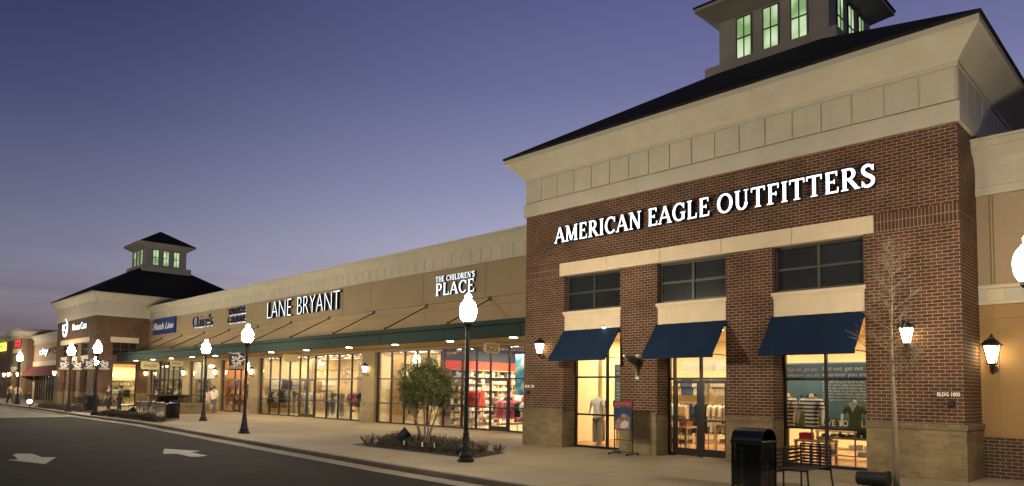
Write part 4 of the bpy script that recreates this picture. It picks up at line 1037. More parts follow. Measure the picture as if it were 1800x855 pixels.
def flood_low():
    x, y = -4.57, 14.0
    t = thing('ground_floodlight', 'black cylindrical floodlight on the pavement beside the sapling trunk', 'floodlight', (x, y, 0))
    m = MB(); m.lathe([(.06, -.27), (.11, -.265), (.135, -.23), (.135, .20), (.155, .22), (.155, .27), (.14, .27)], (0, 0, 0), 20)
    m.v = [(x + c * .95 + 0, y + c * .25 + b, .235 + a) for a, b, c in m.v]
    m.build('lamp_head', BLACK, t, smooth=False)
    m = MB(); m.lathe([(.10, 0), (.10, .03), (.04, .05), (.04, .11)], (x, y, 0), 12); m.tube([(x, y - .15, .235), (x, y - .15, .09), (x, y + .15, .09), (x, y + .15, .235)], .013, 6); m.build('yoke', BLACK, t)
flood_low()
floodlight(-17.75, 13.05, R(60), 'black floodlight among shrubs left of the leafy tree aimed at the building', tilt=.7)
floodlight(-63.8, 12.2, R(-18), 'lit floodlight at the tip of the far planting bed', lit=True, s=1.05, tilt=.35)
floodlight(-43.0, 13.0, R(60), 'black floodlight in the second planting bed by the benches', tilt=.6)
for i, (x, y) in enumerate(((-16.9, 12.55), (-16.1, 12.6), (-15.75, 12.75))):
    t = thing('small_spotlight', ['white sided little spotlight at the front of the near bed, the left one', 'white sided little spotlight at the front of the near bed, the middle one', 'white sided little spotlight at the front of the near bed, nearest the lamp post'][i], 'spotlight', (x, y, 0), 'little spotlights in the near bed')
    MB().lathe([(.012, 0), (.012, .1), (.05, .11), (.06, .14), (.06, .26), (.05, .27)], (x, y, 0), 10).build('can', BLACK, t)
    MB().box(x - .03, x + .03, y - .072, y - .061, .13, .25).build('face_plate', MATS['interior_white_paint'], t)

# ================================================================ FURNITURE
def litter_bin(x, y, rz, label, s=1.0):
    t = thing('litter_bin', label, 'litter bin', (x, y, 0), None)
    w_ = .28 * s; m = MB(); n = 26
    slats = MB()
    for k_ in range(n):
        z = .05 + k_ * .80 / n * s
        slats.ring(x - w_, x + w_, y - w_, y + w_, [(-.012, z), (.004, z + .002), (.004, z + .021 * s), (-.012, z + .023 * s)], cap=False)
    slats.build('slatted_side', GLOSSB, t)
    for a in (-1, 1):
        for b in (-1, 1): m.box(x + a * w_ - .02, x + a * w_ + .02, y + b * w_ - .02, y + b * w_ + .02, 0, .85 * s)
    for a in (-1, 1): m.box(x + a * w_ - .012, x + a * w_ + .008, y - .02, y + .02, .04, .85 * s)
    m.ring(x - w_, x + w_, y - w_, y + w_, [(-.02, .84 * s), (.028, .84 * s), (.032, .855 * s), (.032, .885 * s), (.02, .90 * s), (-.02, .90 * s)])
    m.build('frame', GLOSSB, t)
    MB().lathe([(.22 * s, .06), (.24 * s, .80 * s), (.235 * s, .80 * s)], (x, y, 0), 18).build('liner', BLACK, t)
    h = MB(); N_ = 14
    arcp = [(y - w_ - .02 + (2 * w_ + .04) * (1 - math.cos(math.pi * i / N_)) / 2, .90 * s + .225 * s * math.sin(math.pi * i / N_)) for i in range(N_ + 1)]
    for i in range(N_):
        (a0, z0_), (a1, z1_) = arcp[i], arcp[i + 1]
        h.poly([(x - w_ - .02, a0, z0_), (x + w_ + .02, a0, z0_), (x + w_ + .02, a1, z1_), (x - w_ - .02, a1, z1_)])
        k0, k1 = .965, .965
        c0 = y
        b0, b1 = c0 + (a0 - c0) * k0, c0 + (a1 - c0) * k0
        e0, e1 = .90 * s + (z0_ - .90 * s) * .94, .90 * s + (z1_ - .90 * s) * .94
        h.poly([(x - w_ - .02, b0, e0), (x + w_ + .02, b0, e0), (x + w_ + .02, b1, e1), (x - w_ - .02, b1, e1)])
        for xx in (x - w_ - .02, x + w_ + .02): h.poly([(xx, a0, z0_), (xx, a1, z1_), (xx, b1, e1), (xx, b0, e0)])
    h.build('hood', GLOSSB, t, smooth=False)
    t.rotation_euler = (0, 0, rz)
    return t
litter_bin(-6.20, 12.62, 0, 'glossy black litter bin with arched hood beside the metal bench')
litter_bin(-39.3, 13.9, R(90), 'black litter bin at the near end of the far benches', .9)
litter_bin(-54.6, 13.95, 0, 'black hooded litter bin beyond the banner lamp', 1.15)

def strap_panel(mb, p, q, z0, z1, n=7, th=.006, w_=None):
    """horizontal straps between two plan points"""
    p = Vector((p[0], p[1], 0)); q = Vector((q[0], q[1], 0)); d = (q - p).normalized(); nn = Vector((-d.y, d.x, 0)) * th
    pit_ = (z1 - z0) / n; hh = pit_ * .62
    for i in range(n):
        z = z0 + i * pit_ + (pit_ - hh) / 2
        b = len(mb.v)
        for zz in (z, z + hh):
            for P_ in (p - nn, q - nn, q + nn, p + nn): mb.v.append((P_.x, P_.y, zz))
        for f_ in ((0, 1, 2, 3), (7, 6, 5, 4), (0, 4, 5, 1), (1, 5, 6, 2), (2, 6, 7, 3), (3, 7, 4, 0)): mb.f.append(tuple(b + k_ for k_ in f_)); mb.m.append(0)
def near_bench():
    xa, xb, ya, yb = -5.78, -5.22, 12.66, 13.72
    t = thing('metal_bench', 'black metal strap bench with slatted back and end panel beside the near litter bin', 'bench', ((xa + xb) / 2, (ya + yb) / 2, 0))
    m = MB(); strap_panel(m, (xa, ya), (xa, yb), .32, .76, 6)
    m.tube([(xa, ya, .77), (xa, yb, .77)], .015, 6); m.build('backrest', BLACK, t)
    m = MB(); strap_panel(m, (xa, yb), (xb, yb), .33, .80, 8); m.tube([(xa, yb, .815), (xb, yb, .815)], .016, 6)
    for q in (.34, .66): m.box(xa + (xb - xa) * q - .02, xa + (xb - xa) * q + .02, yb - .011, yb - .0065, .34, .80)
    m.build('end_panel', BLACK, t)
    m = MB()
    for i in range(9): m.box(xa + .03 + i * .058, xa + .068 + i * .058, ya + .02, yb - .02, .405, .415)
    m.tube([(xa + .01, ya + .02, .39), (xb, ya + .02, .39)], .014, 6); m.tube([(xa + .01, yb - .02, .39), (xb, yb - .02, .39)], .014, 6)
    m.build('seat', BLACK, t)
    for (x, y, z, o) in ((xa, ya + .28, .79, 0), (xa, yb, .82, 0), (xb, yb, .82, .05), (xb - .02, ya + .05, .42, .03)):
        MB().tube([(x, y, z), (x, y, .35), (x + o * .3, y, .2), (x + o, y, .0)], .017, 7).build('leg', BLACK, t)
    return t
near_bench()
def bench(x, y, rz, ln, label, grp='black benches by the stone planter'):
    t = thing('metal_bench', label, 'bench', (x, y, 0), grp)
    h = ln / 2
    m = MB(); strap_panel(m, (x - h, y + .22), (x + h, y + .22), .45, .82, 6); m.tube([(x - h, y + .22, .84), (x + h, y + .22, .84)], .02, 6); m.build('backrest', BLACK, t)
    m = MB()
    for i in range(8): m.box(x - h, x + h, y - .22 + i * .054, y - .185 + i * .054, .42, .43)
    m.build('seat', BLACK, t)
    for sx in (-1, 1):
        m = MB(); X = x + sx * h
        m.tube([(X, y + .22, .84), (X, y + .22, .40), (X, y + .26, 0)], .02, 6); m.tube([(X, y - .22, 0), (X, y - .22, .62), (X, y + .22, .64)], .018, 6); m.tube([(X, y - .22, .41), (X, y + .22, .41)], .016, 6)
        m.build('leg', BLACK, t)
    t.rotation_euler = (0, 0, rz)
    return t
bench(-43.6, 13.55, 0, 1.9, 'leftmost black bench in front of the stone planter')
bench(-41.4, 13.65, 0, 1.9, 'black bench between the leftmost bench and the far litter bin')
bench(-57.2, 14.0, R(20), 2.0, 'black bench left of the hooded bin beyond the banner lamp', grp=None)
bench(-81.5, 15.2, 0, 2.0, 'dark bench at the left edge behind the two walkers', grp=None)

# stone planter with bowl
t = thing('stone_planter', 'low stone planter wall with a smooth cap in front of the dim shop', 'planter', (-49.5, 17.5, 0))
MB().box(-52.4, -46.2, 16.6, 18.6, 0, .58).build('stone_wall', MATS['split_stone'] if 'split_stone' in MATS else BASEB, t)
MB().box(-52.5, -46.1, 16.5, 18.7, .582, .68).build('cap', pbr('cap_stone', (.26, .21, .14), .8), t, bevel=.01)
MB().box(-52.2, -46.4, 16.8, 18.4, .683, .70).build('soil', MULCH, t)
t2 = thing('planter_bowl', 'wide dark bowl planter on top of the stone planter', 'planter', (-50.3, 17.5, .7))
MB().lathe([(.5, .705), (.7, .74), (1.25, 1.08), (1.32, 1.12), (1.32, 1.18), (1.2, 1.18), (1.15, 1.12)], (-50.3, 17.5, 0), 24).build('bowl', pbr('dark_bowl', (.035, .022, .015), .5), t2)

# ================================================================ PLANTS
def bed(pts, label_name='planting_bed'):
    o = MB().poly([(x, y, .006) for x, y in pts]).build(label_name, MULCH); tag(o, kind='structure'); return o
bed([(-19.3, 12.2), (-13.6, 12.25), (-14.3, 14.1), (-20.3, 14.8)])
bed([(-45.6, 11.95), (-35.3, 11.95), (-37.6, 13.25), (-38.7, 14.0), (-46.5, 14.3), (-51.0, 13.7)])
bed([(-64.6, 12.5), (-55.4, 12.5), (-48.6, 12.6), (-53, 14.0), (-64, 14.0), (-69.0, 13.6)])
def leaf_quads(mb, c, n, rad, size, rng, flat=1.0, mi_fn=None, shell=.0):
    for _ in range(n):
        while True:
            p = Vector((rng.uniform(-1, 1), rng.uniform(-1, 1), rng.uniform(-1, 1)))
            if shell <= p.length <= 1: break
        p = Vector(c) + Vector((p.x * rad[0], p.y * rad[1], p.z * rad[2]))
        d = Vector((rng.gauss(0, 1), rng.gauss(0, 1), rng.gauss(0, 1) * flat + .2)).normalized()
        e = d.cross(Vector((rng.gauss(0, 1), rng.gauss(0, 1), rng.gauss(0, 1)))).normalized()
        s_ = size * rng.uniform(.6, 1.35)
        mb.poly([p - d * s_, p + e * s_ * .42, p + d * s_, p - e * s_ * .42], mi_fn(rng) if mi_fn else 0)
# low shrubs: three prototypes, then copies
def make_shrub(seed, w_, h_):
    rng = random.Random(seed)
    t = thing('low_shrub', 'low dark shrub with small upright leaves in the near planting bed', 'shrub', (0, 0, 0), 'low shrubs in the near planting bed')
    st_ = MB(); lf = MB()
    for _ in range(26):
        a = rng.uniform(0, 6.28); rr_ = w_ * rng.uniform(.2, 1); hh = h_ * rng.uniform(.55, 1.15) * (1 - .35 * (rr_ / w_) ** 2)
        b0 = Vector((rr_ * .35 * math.cos(a), rr_ * .35 * math.sin(a), 0)); b1 = Vector((rr_ * math.cos(a), rr_ * math.sin(a), hh))
        md = (b0 + b1) / 2 + Vector((0, 0, hh * .12))
        st_.tube([b0, md, b1], [.006, .005, .003], 4)
        for k_ in range(17):
            q = k_ / 16; p = b0.lerp(b1, .22 + .8 * q) + Vector((rng.gauss(0, .018), rng.gauss(0, .018), rng.gauss(0, .012)))
            d = Vector((math.cos(a + rng.gauss(0, 1.3)), math.sin(a + rng.gauss(0, 1.3)), rng.uniform(.2, 1.4))).normalized()
            e = d.cross(Vector((rng.gauss(0, 1), rng.gauss(0, 1), .3))).normalized(); L_ = rng.uniform(.022, .042)
            lf.poly([p, p + d * L_ * .5 + e * L_ * .34, p + d * L_ * 1.3, p + d * L_ * .5 - e * L_ * .34], 1 if rng.random() < .28 else 0)
    st_.build('stems', TWIG, t); lf.build('foliage', [LEAF3, LEAF4], t)
    return t
protos = [make_shrub(11, .34, .33), make_shrub(12, .30, .28), make_shrub(13, .38, .37)]
rng = random.Random(3); first = {0: True, 1: True, 2: True}
def put_shrub(k_, x, y, s_, label=None, group=None):
    if first[k_]:
        o = protos[k_]; first[k_] = False; o.location = (x, y, .0); o.rotation_euler = (0, 0, rng.uniform(0, 6.28))
        if label: o['label'] = label
        if group: o['group'] = group
    else: o = dup(protos[k_], (x, y, 0), rng.uniform(0, 6.28), label, group)
    o.scale = (s_, s_, s_ * rng.uniform(.9, 1.1)); return o
for row, (ya, xa, xb) in enumerate(((12.55, -18.7, -14.1), (13.0, -19.1, -14.2), (13.5, -19.5, -14.5), (14.0, -19.8, -14.6), (14.4, -19.9, -17.0))):
    x = xa + rng.uniform(0, .3)
    while x < xb:
        if not (abs(x + 13.15) < .35): put_shrub(rng.randrange(3), x, ya + rng.uniform(-.14, .14), rng.uniform(.62, .98))
        x += rng.uniform(.40, .62)
g2 = 'low shrubs in the second planting bed by the benches'; l2 = 'low dark shrub in the second planting bed by the benches'
for row, (ya, xa, xb) in enumerate(((12.25, -45.6, -36.2), (12.8, -46.5, -37.2), (13.15, -48.2, -45.0), (12.5, -44, -37))):
    x = xa
    while x < xb:
        put_shrub(rng.randrange(3), x, ya + rng.uniform(-.15, .15), rng.uniform(.8, 1.15), l2, g2); x += rng.uniform(.6, .95)
g3 = 'low shrubs in the far planting bed'; l3 = 'low dark shrub in the far planting bed'
for row, (ya, xa, xb) in enumerate(((12.75, -63.3, -52.0), (13.3, -65.0, -53.8), (13.75, -66.0, -56))):
    x = xa
    while x < xb:
        put_shrub(rng.randrange(3), x, ya + rng.uniform(-.15, .15), rng.uniform(.85, 1.2), l3, g3); x += rng.uniform(.85, 1.3)
for i, (x, y) in enumerate(((-51.6, 17.3), (-47.6, 17.4), (-48.4, 17.9))):
    o = put_shrub(i % 3, x, y, 1.2, 'dark shrub growing in the stone planter', 'shrubs in the stone planter'); o.location.z = .70
for i, x in enumerate((-65.4, -64.3, -63.2)): pass
# hedge tufts against the distant building wall
for x, y in ((-65.4, 17.6), (-65.4, 18.3), (-65.6, 17.0)):
    put_shrub(0, x, y, 1.9, 'bushy green shrub against the distant brick wall', 'shrubs against the distant brick wall')

def crape_myrtle(x, y):
    rng = random.Random(21)
    t = thing('leafy_tree', 'small multi stemmed leafy tree in the near planting bed', 'tree', (x, y, 0))
    tips = []
    for i in range(8):
        a = i * 6.283 / 8 + rng.uniform(-.3, .3); lean = rng.uniform(.30, .66)
        p0 = Vector((x + .09 * math.cos(a), y + .09 * math.sin(a), -.02)); H = rng.uniform(1.15, 1.5)
        p1 = p0 + Vector((math.cos(a) * lean * .35, math.sin(a) * lean * .35, H * .5)) + Vector((rng.gauss(0, .03), rng.gauss(0, .03), 0))
        p2 = p0 + Vector((math.cos(a) * lean * .95, math.sin(a) * lean * .95, H)) + Vector((rng.gauss(0, .05), rng.gauss(0, .05), 0))
        MB().tube(catm([p0, p1, p2]), [.032, .029, .026, .023, .021, .019, .018], 8).build('trunk', BARK, t, smooth=True)
        br = MB()
        for j in range(5):
            s_ = p1.lerp(p2, rng.uniform(.35, 1.0)); aa = a + rng.uniform(-1.3, 1.3)
            e_ = s_ + Vector((math.cos(aa) * rng.uniform(.12, .5), math.sin(aa) * rng.uniform(.12, .5), rng.uniform(.35, .95)))
            mm = (s_ + e_) / 2 + Vector((rng.gauss(0, .05), rng.gauss(0, .05), .04))
            br.tube([s_, mm, e_], [.012, .008, .004], 5); tips += [mm, e_]
            for _ in range(4):
                q = mm.lerp(e_, rng.random()); w2 = q + Vector((rng.gauss(0, .20), rng.gauss(0, .20), rng.uniform(-.05, .32)))
                br.tube([q, w2], [.005, .002], 4); tips.append(w2)
        br.build('branch', BARK, t)
    lf = MB()
    for p in tips:
        if rng.random() < .7: leaf_quads(lf, p, rng.randint(12, 30), (.10, .10, .12), .028, rng, mi_fn=lambda r_: 1 if r_.random() < .05 else 0)
    for _ in range(560):
        a = rng.uniform(0, 6.283); el = rng.uniform(-1, 1); rr_ = (rng.random() ** .45) * (1 + .16 * math.sin(a * 3 + el * 4))
        ce = math.sqrt(1 - el * el)
        cx_ = x + .90 * rr_ * ce * math.cos(a); cy2 = y + .90 * rr_ * ce * math.sin(a); zz = 1.90 + .82 * rr_ * el
        if zz < 1.15 + .30 * (1 - rr_ * ce): continue
        leaf_quads(lf, (cx_, cy2, zz), rng.randint(18, 46), (.11, .11, .13), .034, rng, mi_fn=lambda r_: 1 if r_.random() < .05 else 0)
    lf.build('foliage', [LEAF, LEAF2], t)
def catm(p):
    pts = [p[0]] + list(p) + [p[-1]]; o = []
    for i in range(1, len(pts) - 2):
        for k_ in range(3):
            u_ = k_ / 3; o.append(0.5 * ((2 * pts[i]) + (-pts[i - 1] + pts[i + 1]) * u_ + (2 * pts[i - 1] - 5 * pts[i] + 4 * pts[i + 1] - pts[i + 2]) * u_ * u_ + (-pts[i - 1] + 3 * pts[i] - 3 * pts[i + 1] + pts[i + 2]) * u_ ** 3))
    o.append(p[-1]); return o
crape_myrtle(-17.55, 13.75)

def bare_tree(x, y):
    rng = random.Random(5)
    t = thing('bare_sapling', 'slender leafless sapling in front of the right brick pier', 'tree', (x, y, 0))
    H = 4.75; pts = [Vector((x + .014 * math.sin(i * .9), y + .012 * math.cos(i * .8), H * i / 9 - .02)) for i in range(10)]
    rad = [.060, .052, .046, .040, .031, .021, .014, .009, .005, .002]
    MB().tube(pts, rad, 10).build('trunk', BARK, t, smooth=True)
    def at(z):
        q = max(0, min(8.999, z / H * 9)); i = int(q); return pts[i].lerp(pts[i + 1], q - i)
    for i in range(30):
        z = 1.95 + (i / 29) ** 1.0 * 2.55; a = i * 2.4 + rng.uniform(-.5, .5); ln = (1.0 - (z - 1.95) / 3.6) * rng.uniform(.55, 1.05)
        b = MB(); p = at(z); d = Vector((math.cos(a), math.sin(a), rng.uniform(.25, .75))).normalized()
        path = [p]; cur = p; dd = d.copy()
        for k_ in range(6):
            dd = (dd + Vector((rng.gauss(0, .16), rng.gauss(0, .16), rng.gauss(.07, .13)))).normalized(); cur = cur + dd * ln / 6; path.append(cur)
        b.tube(path, [.011, .009, .0072, .0056, .0043, .0033, .002], 5)
        for k_ in range(11):
            q = path[rng.randint(1, 5)].lerp(path[6], rng.random() * .5); s2 = [q]; e = (dd + Vector((rng.gauss(0, .8), rng.gauss(0, .8), rng.gauss(.2, .5)))).normalized()
            for _ in range(3): e = (e + Vector((rng.gauss(0, .25), rng.gauss(0, .25), rng.gauss(.05, .2)))).normalized(); q = q + e * rng.uniform(.05, .13); s2.append(q)
            b.tube(s2, [.0038, .003, .0023, .0014], 4)
        b.build('branch', pbr('dark_twig', (.13, .10, .06), .9, var=.25), t)
bare_tree(-4.28, 14.3)

# ================================================================ PEOPLE
def skin_mesh(name, joints, edges, mat, parent, root=0, sub=2):
    me = bpy.data.meshes.new(name); me.from_pydata([j[0] for j in joints], edges, [])
    o = bpy.data.objects.new(name, me); COL.objects.link(o)
    sk = o.modifiers.new('skin', 'SKIN'); 
    if not me.skin_vertices: 
        bm = bmesh.new(); bm.from_mesh(me); bm.verts.layers.skin.verify(); bm.to_mesh(me); bm.free()
    for i, j in enumerate(joints):
        rr_ = j[1] if isinstance(j[1], tuple) else (j[1], j[1]); me.skin_vertices[0].data[i].radius = rr_
        me.skin_vertices[0].data[i].use_root = (i == root)
    o.modifiers.new('sub', 'SUBSURF').levels = sub; o.modifiers['sub'].render_levels = sub
    dg = bpy.context.evaluated_depsgraph_get(); m2 = bpy.data.meshes.new_from_object(o.evaluated_get(dg))
    bpy.data.objects.remove(o)
    m2.materials.clear(); m2.materials.append(mat); m2.polygons.foreach_set('use_smooth', [True] * len(m2.polygons)); m2.name = name
    ob = bpy.data.objects.new(name, m2); COL.objects.link(ob); ob.parent = parent
    return ob
SKIN = pbr('skin', (.42, .24, .16), .6, var=.04)
def person(x, y, rz, label, h=1.75, stride=.18, top=(.1, .1, .1), legs=(.05, .05, .07), hair=(.03, .02, .015), skirt=False, arm=(.10, .0), z=0.0, sit=False, long_hair=False, armfwd=0.1):
    t = thing('person', label, 'person', (0, 0, 0))
    k = h / 1.75
    hip = .93; sh = 1.43
    def leg(sx, f):
        if sit: return [((sx * .10, .42, .48), .075), ((sx * .10, .46, .08), .045), ((sx * .10, .56, .035), .038)]
        return [((sx * .10, -f * .45 + .04, .50), .062), ((sx * .11, -f, .09), .040), ((sx * .12, -f + .15, .035), .038)]
    hz = .50 if sit else hip
    dz = hz - hip
    J = [((0, 0, hz), (.15, .11)), ((0, 0, 1.18 + dz), (.135, .095)), ((0, .0, 1.38 + dz), (.155, .10)), ((0, 0, 1.49 + dz), .055), ((0, .015, 1.56 + dz), .052), ((0, .02, 1.66 + dz), (.078, .092)), ((0, .015, 1.72 + dz), (.066, .08))]
    E_ = [(0, 1), (1, 2), (2, 3), (3, 4), (4, 5), (5, 6)]
    for sx in (-1, 1):
        i = len(J); J.append(((sx * .10, 0.01 if not sit else .1, hz - .06), .085)); E_.append((0, i))
        for p in leg(sx, stride * sx): J.append(p); E_.append((len(J) - 2, len(J) - 1))
        i = len(J); J.append(((sx * .185, 0, sh - .03 + dz), .058)); E_.append((2, i))
        sw = -stride * sx * .6 + armfwd
        for p in (((sx * .235, sw * .3, 1.16 + dz), .042), ((sx * .24, sw + .05, .93 + dz), .032), ((sx * .235, sw + .09, .85 + dz), (.022, .036)), ((sx * .23, sw + .11, .79 + dz), (.014, .028))): J.append(p); E_.append((len(J) - 2, len(J) - 1))
    skin_mesh('body', J, E_, SKIN, t)
    tm = pbr('cloth_%02d%02d%02d' % tuple(int(c * 99) for c in top), top, .85, var=.12, scale=9); lm = pbr('cloth_%02d%02d%02d' % tuple(int(c * 99) for c in legs), legs, .85, var=.12, scale=9)
    S = [((0, 0, hz - .10), (.205, .15)), ((0, 0, hz - .02), (.20, .15)), ((0, 0, 1.18 + dz), (.165, .125)), ((0, 0, 1.37 + dz), (.175, .125)), ((0, 0, 1.455 + dz), .075)]
    SE = [(0, 1), (1, 2), (2, 3), (3, 4)]
    for sx in (-1, 1):
        sw = -stride * sx * .6 + armfwd
        S.append(((sx * .19, 0, sh - .035 + dz), .076)); SE.append((3, len(S) - 1)); S.append(((sx * .235, sw * .3, 1.17 + dz), .064)); SE.append((len(S) - 2, len(S) - 1))
        if not skirt: S.append(((sx * .24, sw * .8, 1.02 + dz), .055)); SE.append((len(S) - 2, len(S) - 1))
    skin_mesh('shirt', S, SE, tm, t)
    Tn = [((0, 0, hz + .05), (.175, .13))]; TE = []
    for sx in (-1, 1):
        Tn.append(((sx * .10, .01 if not sit else .1, hz - .07), .105)); TE.append((0, len(Tn) - 1))
        for (p, rr_) in leg(sx, stride * sx)[:2]: Tn.append((p, rr_ + .026)); TE.append((len(Tn) - 2, len(Tn) - 1))
    skin_mesh('trousers', Tn, TE, lm, t)
    hm = pbr('hair_%02d' % int(hair[0] * 99), hair, .7, var=.2, scale=20)
    H = MB(); H.sphere((0, -.012, 1.685 + dz), .094, .108, .098, 14, 10)
    if long_hair: H.sphere((0, -.075, 1.54 + dz), .085, .055, .16, 12, 8)
    H.v = [v for v in H.v]; ho = H.build('hair', hm, t, smooth=True)
    sh_ = MB()
    for sx in (-1, 1):
        p = leg(sx, stride * sx)[1][0]; sh_.sphere((p[0], p[1] + .06, .045 if not sit else p[2] - .03), .052, .135, .045, 12, 8)
    sh_.build('shoes', pbr('shoe_leather', (.04, .03, .025), .5), t, smooth=True)
    t.location = (x, y, z); t.rotation_euler = (0, 0, rz); t.scale = (k, k, k)
    return t
person(-53.5, 14.75, R(200), 'person in dark clothes standing close to another before the distant brick building', top=(.03, .025, .022), legs=(.02, .02, .025), stride=.06)
person(-52.9, 15.25, R(150), 'person in dark jacket, the right one of the two standing before the distant brick building', h=1.70, top=(.05, .03, .022), legs=(.02, .022, .035), stride=.06)
person(-48.9, 19.6, R(20), 'person in pale pink top and trousers walking with the white shirted person', h=1.68, top=(.62, .38, .30), legs=(.55, .40, .28), stride=.14, hair=(.10, .05, .02), long_hair=True)
person(-47.95, 19.6, R(25), 'person in white shirt and blue jeans walking towards the lit shops', h=1.80, top=(.75, .70, .62), legs=(.10, .13, .19), stride=.22)
person(-47.3, 22.4, R(150), 'person in dark top inside the amber lit shop', h=1.75, top=(.06, .05, .05), legs=(.03, .03, .04), stride=.08)
person(-75.2, 12.9, R(-70), 'person in olive jacket walking at the left edge', top=(.16, .11, .05), legs=(.03, .03, .035), stride=.28)
person(-77.3, 13.8, R(-80), 'person in pale shirt and jeans walking at the left edge beside the lamp', top=(.6, .42, .28), legs=(.06, .09, .12), stride=.2)
person(-49.7, 16.55, R(180), 'person sitting on the stone planter wall behind the benches', top=(.03, .025, .03), legs=(.03, .035, .06), hair=(.02, .015, .01), sit=True, z=.22)

# ================================================================ SHOP CONTENTS
def cm(c, n=None):
    return pbr('cloth_%02d%02d%02d' % tuple(int(v * 99) for v in c), c, .85, var=.12, scale=9)
def photo_mat(name, stops, scale=3.0, rough=.5):
    m, t, o = _new(name); b = t.nodes.new('ShaderNodeBsdfPrincipled'); t.links.new(b.outputs[0], o.inputs[0]); b.inputs['Roughness'].default_value = rough
    g = t.nodes.new('ShaderNodeNewGeometry'); ns = t.nodes.new('ShaderNodeTexNoise'); ns.inputs['Scale'].default_value = scale; ns.inputs['Detail'].default_value = 4; ns.inputs['Distortion'].default_value = 1.2
    t.links.new(g.outputs['Position'], ns.inputs['Vector']); cr_ = t.nodes.new('ShaderNodeValToRGB'); e = cr_.color_ramp.elements
    while len(e) < len(stops): e.new(.5)
    for i, (p, c) in enumerate(stops): e[i].position = p; e[i].color = (*c, 1)
    t.links.new(ns.outputs[0], cr_.inputs[0]); t.links.new(cr_.outputs[0], b.inputs['Base Color']); return m
GAR = {}
def garment_mesh(kind):
    """a shirt or trousers on a hanger, seen from its face; local coords, hangs from z=0"""
    m = MB(); th = .035
    if kind == 'shirt': pts = [(-.06, -.03), (.06, -.03), (.20, -.10), (.27, -.34), (.20, -.38), (.16, -.24), (.17, -.66), (-.17, -.66), (-.16, -.24), (-.20, -.38), (-.27, -.34), (-.20, -.10)]
    elif kind == 'trousers': pts = [(-.15, -.03), (.15, -.03), (.17, -.3), (.15, -.95), (.03, -.95), (.0, -.35), (-.03, -.95), (-.15, -.95), (-.17, -.3)]
    else: pts = [(-.05, -.03), (.05, -.03), (.13, -.08), (.12, -.3), (.26, -.80), (-.26, -.80), (-.12, -.3), (-.13, -.08)]
    return m.prism(pts, 1, -th, th)
def rack(x, y, rz, ln, cols, label, kinds=('shirt',), h=1.5, grp='clothes racks inside the shops'):
    t = thing('clothes_rack', label, 'clothes rack', (x, y, 0), grp)
    m = MB(); hx = ln / 2
    m.tube([(x - hx, y, .02), (x - hx, y, h), (x + hx, y, h), (x + hx, y, .02)], .014, 6)
    for s_ in (-1, 1): m.tube([(x + s_ * hx, y - .25, .02), (x + s_ * hx, y + .25, .02)], .014, 6)
    m.build('rail', MATS['brushed_grey'], t)
    n = int(ln / .085); rg = random.Random(int(abs(x * 31 + y * 17)))
    ms = {}
    for i in range(n):
        c = cols[(i * len(cols)) // n]; kd = kinds[i % len(kinds)]
        if (c, kd) not in ms:
            g = garment_mesh(kd); g.v = [(b + x, a + y, z + h) for a, b, z in g.v]
            o = g.build('garment', cm(c), t); ms[(c, kd)] = o; o.location = (-hx + .06 + i * .085, rg.uniform(-.02, .02), rg.uniform(-.02, .01))
        else:
            o = ms[(c, kd)].copy(); COL.objects.link(o); o.parent = t; o.location = (-hx + .06 + i * .085, rg.uniform(-.02, .02), rg.uniform(-.02, .01))
    t.rotation_euler = (0, 0, rz); return t
def table(x, y, w_, d_, h, cols, label, wood=None, grp='display tables inside the shops', rz=0):
    t = thing('display_table', label, 'table', (x, y, 0), grp)
    wood = wood or WOODT
    MB().box(x - w_ / 2, x + w_ / 2, y - d_ / 2, y + d_ / 2, h - .05, h).build('tabletop', wood, t)
    MB().box(x - w_ / 2 + .05, x + w_ / 2 - .05, y - d_ / 2 + .05, y + d_ / 2 - .05, h * .35, h * .35 + .03).build('shelf', wood, t)
    for a in (-1, 1):
        for b in (-1, 1):
            cx_, cy2 = x + a * (w_ / 2 - .04), y + b * (d_ / 2 - .04); MB().box(cx_ - .03, cx_ + .03, cy2 - .03, cy2 + .03, 0.012, h - .051).build('leg', wood, t)
    t.rotation_euler = (0, 0, rz)
    rg = random.Random(int(abs(x * 77 + y * 13)))
    n = max(2, int(w_ / .34))
    for i in range(n):
        for lv, hb in ((0, h + .001), (1, h * .35 + .031)):
            if lv and rg.random() < .3: continue
            c = cols[rg.randrange(len(cols))]; cx_ = x - w_ / 2 + (i + .5) * w_ / n; m = MB(); k_ = rg.randint(2, 5) if not lv else 3
            for q in range(k_):
                o_ = rg.uniform(-.015, .015); m.box(cx_ - .13 + o_, cx_ + .13 + o_, y - .17, y + .15, hb + q * .035, hb + q * .035 + .032)
            s = m.build('folded_clothes', cm(c)); so = s
            off = Vector((cx_, y, hb)); s.data.transform(Matrix.Translation(-off)); 
            p = Matrix.Rotation(rz, 3, 'Z') @ (off - Vector((x, y, 0))) + Vector((x, y, 0)); s.location = p; s.rotation_euler = (0, 0, rz)
            tag(s, 'stack of folded clothes on a display table inside a lit shop', 'clothes', 'folded clothes on the shop tables')
    return t
